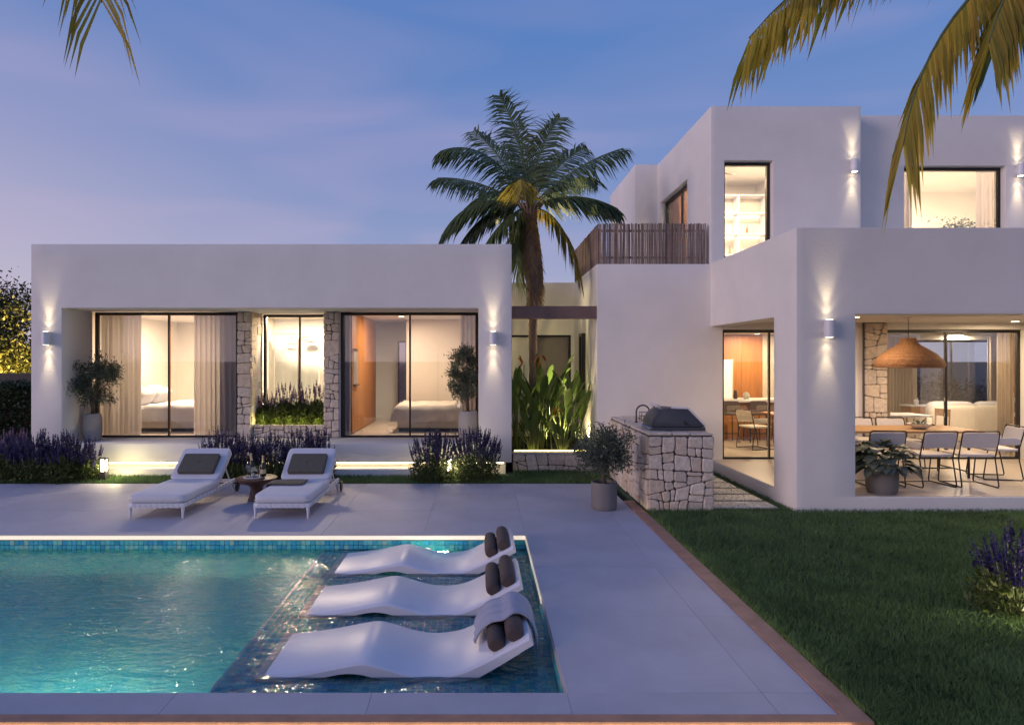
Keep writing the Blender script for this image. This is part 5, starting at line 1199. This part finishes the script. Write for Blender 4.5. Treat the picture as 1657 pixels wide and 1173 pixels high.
# --- bird of paradise plants in the planter bed
def paradise(x, y, n, h, seed, label):
    r = random.Random(seed); t = T('bird_of_paradise', label, 'plant', (x, y, .29), 'bird of paradise plants in the planter bed')
    for k in range(n):
        a = 2 * math.pi * k / n + r.uniform(-.4, .4); q = r.uniform(.35, 1.0); hh = h * r.uniform(.5, .98); ln = Vector((math.cos(a), math.sin(a), 0)); b = Vector((x, y, .28)) + ln * .06
        m_ = b + ln * .10 * q + Vector((0, 0, hh * .35)); e = b + ln * .30 * q + Vector((0, 0, hh * .58))
        lf = broad_leaf(t, e, ln * .75 * q + Vector((0, 0, 1)), hh * .46, r.uniform(.12, .18), 'banana_leaf', r.uniform(.05, .25), fold=.35)
        MB().tube([b, m_, e, e + (ln * .75 * q + Vector((0, 0, 1))).normalized() * .12], [.012, .010, .008, .003], 5).build('stalk', 'stem_green', lf, smooth=True)
    return t
def paradise_flower(t, p, a):
    d = Vector((math.cos(a), math.sin(a) * .3, .15)).normalized(); p = Vector(p)
    f = broad_leaf(t, p, d, .17, .035, 'palm_leaf_yellow', .2, 'flower')
    for k in range(4): broad_leaf(f, p + d * .03, (d.x * .5 + rnd.uniform(-.3, .3), rnd.uniform(-.3, .3), 1), rnd.uniform(.16, .24), .055, 'orange_petal', .1, 'petal')
    MB().tube([(p.x, p.y, .3), (p.x - .02, p.y, (p.z + .3) / 2), tuple(p)], .008, 5).build('flower_stalk', 'stem_green', f)
PP = [(.72, 12.75, 9, 1.95, 'bird of paradise clump against the low wing corner'), (1.15, 12.55, 10, 1.75, 'bird of paradise clump in front of the palm trunk'), (1.62, 12.75, 10, 1.85, 'bird of paradise clump before the dark entrance door'), (1.95, 12.95, 8, 1.75, 'bird of paradise clump by the slim side window'), (1.0, 12.32, 8, 1.0, 'low bird of paradise shoots at the planter edge'), (1.55, 12.32, 8, 1.05, 'low bird of paradise shoots with orange flowers above the light strip'), (1.3, 13.1, 9, 2.1, 'tallest bird of paradise clump behind the others')]
fl = {0: [(838, 598), (848, 590)], 1: [(862, 588), (868, 596), (892, 622)], 2: [(885, 585)], 5: [(870, 673), (893, 673), (912, 673)]}
for k, (x, y, n, h, lab) in enumerate(PP):
    t = paradise(x, y, int(n * 1.7), h, 40 + k, lab)
    for (a, b) in fl.get(k, []): paradise_flower(t, px(a, b, y - .08), rnd.choice((0, math.pi)))
# --- lavender
def lavender(x, y, z, rx, ry, h, ns, seed, label, group='lavender clumps along the house', leafy='herb_leaf', flower='lavender', nf=900):
    global rng
    r = np.random.default_rng(seed); t = T('lavender_plant', label, 'lavender', (x, y, z), group)
    n = nf * 2; ns = int(ns * (1.9 if flower == 'lavender' else 1.0)); a = r.uniform(0, 6.283, n); q = np.sqrt(r.uniform(0, 1, n)); X = x + rx * q * np.cos(a); Y = y + ry * q * np.sin(a)
    C = np.stack([X, Y, z + r.uniform(0, .62, n) * h * (1.05 - .45 * q)], 1)
    quads('foliage', np.concatenate([leaf_quads(C, .085, .22, .75), ]), leafy, t)
    P = []; ST = []
    for k in range(ns):
        a_ = r.uniform(0, 6.283); q_ = math.sqrt(r.uniform(0, 1)); b = np.array([x + rx * .55 * q_ * math.cos(a_), y + ry * .55 * q_ * math.sin(a_), z])
        tip = np.array([x + rx * 1.12 * q_ * math.cos(a_) + r.normal(0, .02), y + ry * 1.12 * q_ * math.sin(a_), z + h * (1.08 - .30 * q_ ** 2) * r.uniform(.72, 1.08)])
        ax = tip - b; l = np.linalg.norm(ax); sl_ = r.uniform(.15, .24) / l
        sd_ = unit(np.cross(ax, [0.3, 1, .2])) * .0035; ST.append([b - sd_, b + sd_, tip + sd_ * .6, tip - sd_ * .6])
        m_ = 40; u = r.uniform(0, 1, m_); cs_ = b + ax * (1 - sl_ * (1 - u))[:, None]; aa = r.uniform(0, 6.283, m_); e1 = unit(np.cross(ax, [0, 1, .1])); e2 = unit(np.cross(ax, e1))
        od = e1 * np.cos(aa)[:, None] + e2 * np.sin(aa)[:, None]; wd_ = (.026 * (1 - .7 * u) + .005)[:, None]
        up_v = ax / l; p0 = cs_; p2 = cs_ + od * wd_ + up_v * wd_ * .9; sv = unit(np.cross(od, up_v)) * wd_ * .42; P.append(np.stack([p0, (p0 + p2) / 2 + sv, p2, (p0 + p2) / 2 - sv], 1))
    quads('flowers', np.concatenate(P), flower, t); quads('stems', ST, 'stem_green', t); return t
LV = [(20, 11.05, .34, .28, .75, 60, 'dark purple lavender clump below the clipped hedge and golden lit tree'), (62, 10.98, .36, .28, .80, 70, 'dark purple lavender clump below the wall lamp of the curtained bedroom'), (105, 10.95, .34, .28, .78, 66, 'dark purple lavender clump in front of the recess corner with the olive pot'), (140, 11.05, .26, .24, .70, 36, 'small dark purple lavender clump touching the lit bollard lamp')]
for k, (xp, y, rx, ry, h, ns, lab) in enumerate(LV): lavender(px(xp, 0, y).x, y, -.02, rx, ry, h, ns, 200 + k, lab, 'lavender clumps by the bollard lamp')
for k, (xp, y, rx, ry, h, ns, lab) in enumerate([(358, 10.95, .34, .26, .86, 60, 'dark purple lavender clump behind the sun lounger with the bare seat'), (398, 10.9, .34, .26, .80, 60, 'dark purple lavender clump right behind the bottles on the side table'), (440, 10.9, .34, .26, .78, 60, 'dark purple lavender clump between the side table and the lounger with the throw'), (490, 10.95, .34, .26, .88, 56, 'dark purple lavender clump behind the sun lounger with the dark throw'), (522, 11.0, .2, .2, .86, 20, 'thin small lavender clump ending the row below the stone pillar by the wardrobe room')]):
    lavender(px(xp, 0, y).x, y, -.02, rx, ry, h, ns, 220 + k, lab, 'lavender clumps behind the sun loungers')
lavender(px(700, 0, 11).x, 10.98, -.02, .38, .27, .84, 70, 240, 'lavender clump with the glowing bollard inside it, nearer the steps', 'lavender clumps at the step end')
lavender(px(768, 0, 11).x, 10.98, -.02, .42, .28, .86, 84, 241, 'lavender clump at the corner of the low wing by the planter bed', 'lavender clumps at the step end')
lavender(4.38, 5.25, -.02, .34, .34, .70, 52, 250, 'lavender clump with lit yellow leaves on the lawn under the near palm', nf=500)
t_ = bpy.data.objects.get('lavender_plant.011') or bpy.data.objects['lavender_plant']
for k in range(26):
    a = rnd.uniform(0, 6.283); broad_leaf(t_, (4.38 + .22 * math.cos(a), 5.25 + .22 * math.sin(a), rnd.uniform(.1, .5)), (math.cos(a), math.sin(a), rnd.uniform(.1, .7)), rnd.uniform(.09, .14), .035, 'herb_leaf', .3)
for k, xp in enumerate((6, 24, 44)):
    lavender(px(xp, 0, 12.4).x, 12.3, -.02, .34, .3, .78, 26, 260 + k, 'sprawling purple flowers lit yellow green before the clipped hedge', 'purple flowers before the hedge', flower='violet', nf=1300)
# violet flowers in the window planter
for k in range(4):
    lavender(-4.2 + .33 * k, 12.82, .755, .22, .17, .82 if k else .7, 24, 280 + k, 'small violet flowers growing in the stone window planter', 'violet flowers in the window planter', flower='violet', nf=1700)
# --- hedge, garden wall and trees beyond the wing, left
hd = T('clipped_hedge', 'clipped dark green hedge beyond the low wing', 'hedge', (-11.5, 14.3, 0))
C = np.stack([rng.uniform(-16, -8.25, 26000), rng.uniform(13.85, 14.75, 26000), rng.uniform(.0, 1.5, 26000)], 1); f_ = rng.integers(0, 3, 26000)
C[f_ == 0, 1] = 13.85 + rng.normal(0, .03, (f_ == 0).sum()); C[f_ == 1, 2] = 1.5 + rng.normal(0, .03, (f_ == 1).sum())
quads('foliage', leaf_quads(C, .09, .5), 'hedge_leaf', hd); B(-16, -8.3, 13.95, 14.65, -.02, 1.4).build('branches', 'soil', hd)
B(-30, -8.2, 15.4, 15.65, -.36, 1.72).thing('garden_wall', 'garden_wall', 'plain dark garden wall behind the clipped hedge', 'wall')
def tree(x, y, h, crown, cr_, label, seed, nl, m, leaf=.11):
    r = np.random.default_rng(seed); t = T('garden_tree', label, 'tree', (x, y, -.36), 'trees beyond the garden wall'); c = Vector(crown); mb = MB(); top = Vector((x, y, c.z - cr_[2] * .8))
    mb.tube([(x, y, -.36), (x + .05, y, top.z * .5), top], [.16, .13, .1], 10)
    for k in range(11):
        a = 2 * math.pi * k / 11 + r.uniform(-.2, .2); e = c + Vector((math.cos(a) * cr_[0] * .75, math.sin(a) * cr_[1] * .75, r.uniform(-.6, .6) * cr_[2])); mb.tube([top, top.lerp(e, .5) + Vector((0, 0, .1)), e], [.07, .04, .012], 6)
    mb.build('trunk', 'bark', t, smooth=True)
    nc = 120; cl = unit(r.normal(size=(nc, 3))) * (r.uniform(.2, 1, (nc, 1)) ** .45) * np.array(cr_) + np.array(c); C = cl[r.integers(0, nc, nl)] + r.normal(0, 1, (nl, 3)) * min(cr_) * .16
    quads('crown', leaf_quads(C, leaf, .42, .0, unit(C - np.array(c)) * .5), m, t)
tree(-14.9, 18.7, 4, (-14.9, 18.7, 2.72), (2.6, 1.7, 1.55), 'spreading tree lit golden from below beyond the garden wall', 1, 30000, 'tree_leaf', .13)
tree(-17.5, 19.5, 4, (-17.5, 19.5, 2.9), (2.2, 2.0, 1.8), 'dark tree standing further along the garden wall', 2, 7000, 'tree_leaf')
tree(15.2, 22.0, 1, (15.2, 22.0, .7), (1.9, .9, .75), 'dark shrubby tree outside the living room back window', 3, 6000, 'hedge_leaf', .14); tree(18.6, 22.5, 1, (18.6, 22.5, .6), (1.5, .9, .75), 'dark shrubby tree in the back garden behind the house', 4, 4000, 'hedge_leaf', .14)
ip = T('potted_plant', 'arching indoor palm standing by the far living room window', 'potted plant', (13.9, 16.2, G))
MB().lathe([(0, 0), (.15, 0), (.19, .36), (.17, .36), (0, .33)], (13.9, 16.2, G + .001), 20).build('pot', 'pot', ip, smooth='auto')
for k in range(9):
    a = 2 * math.pi * k / 9; b_ = Vector((13.9, 16.2, G + .33)); frond(ip, b_, b_ + Vector((.2 * math.cos(a), .2 * math.sin(a), 1.0)), b_ + Vector((.75 * math.cos(a), .7 * math.sin(a), .8)), L=.3, wd=.03, n=16, m='palm_leaf', seed=300 + k, r0=.008)
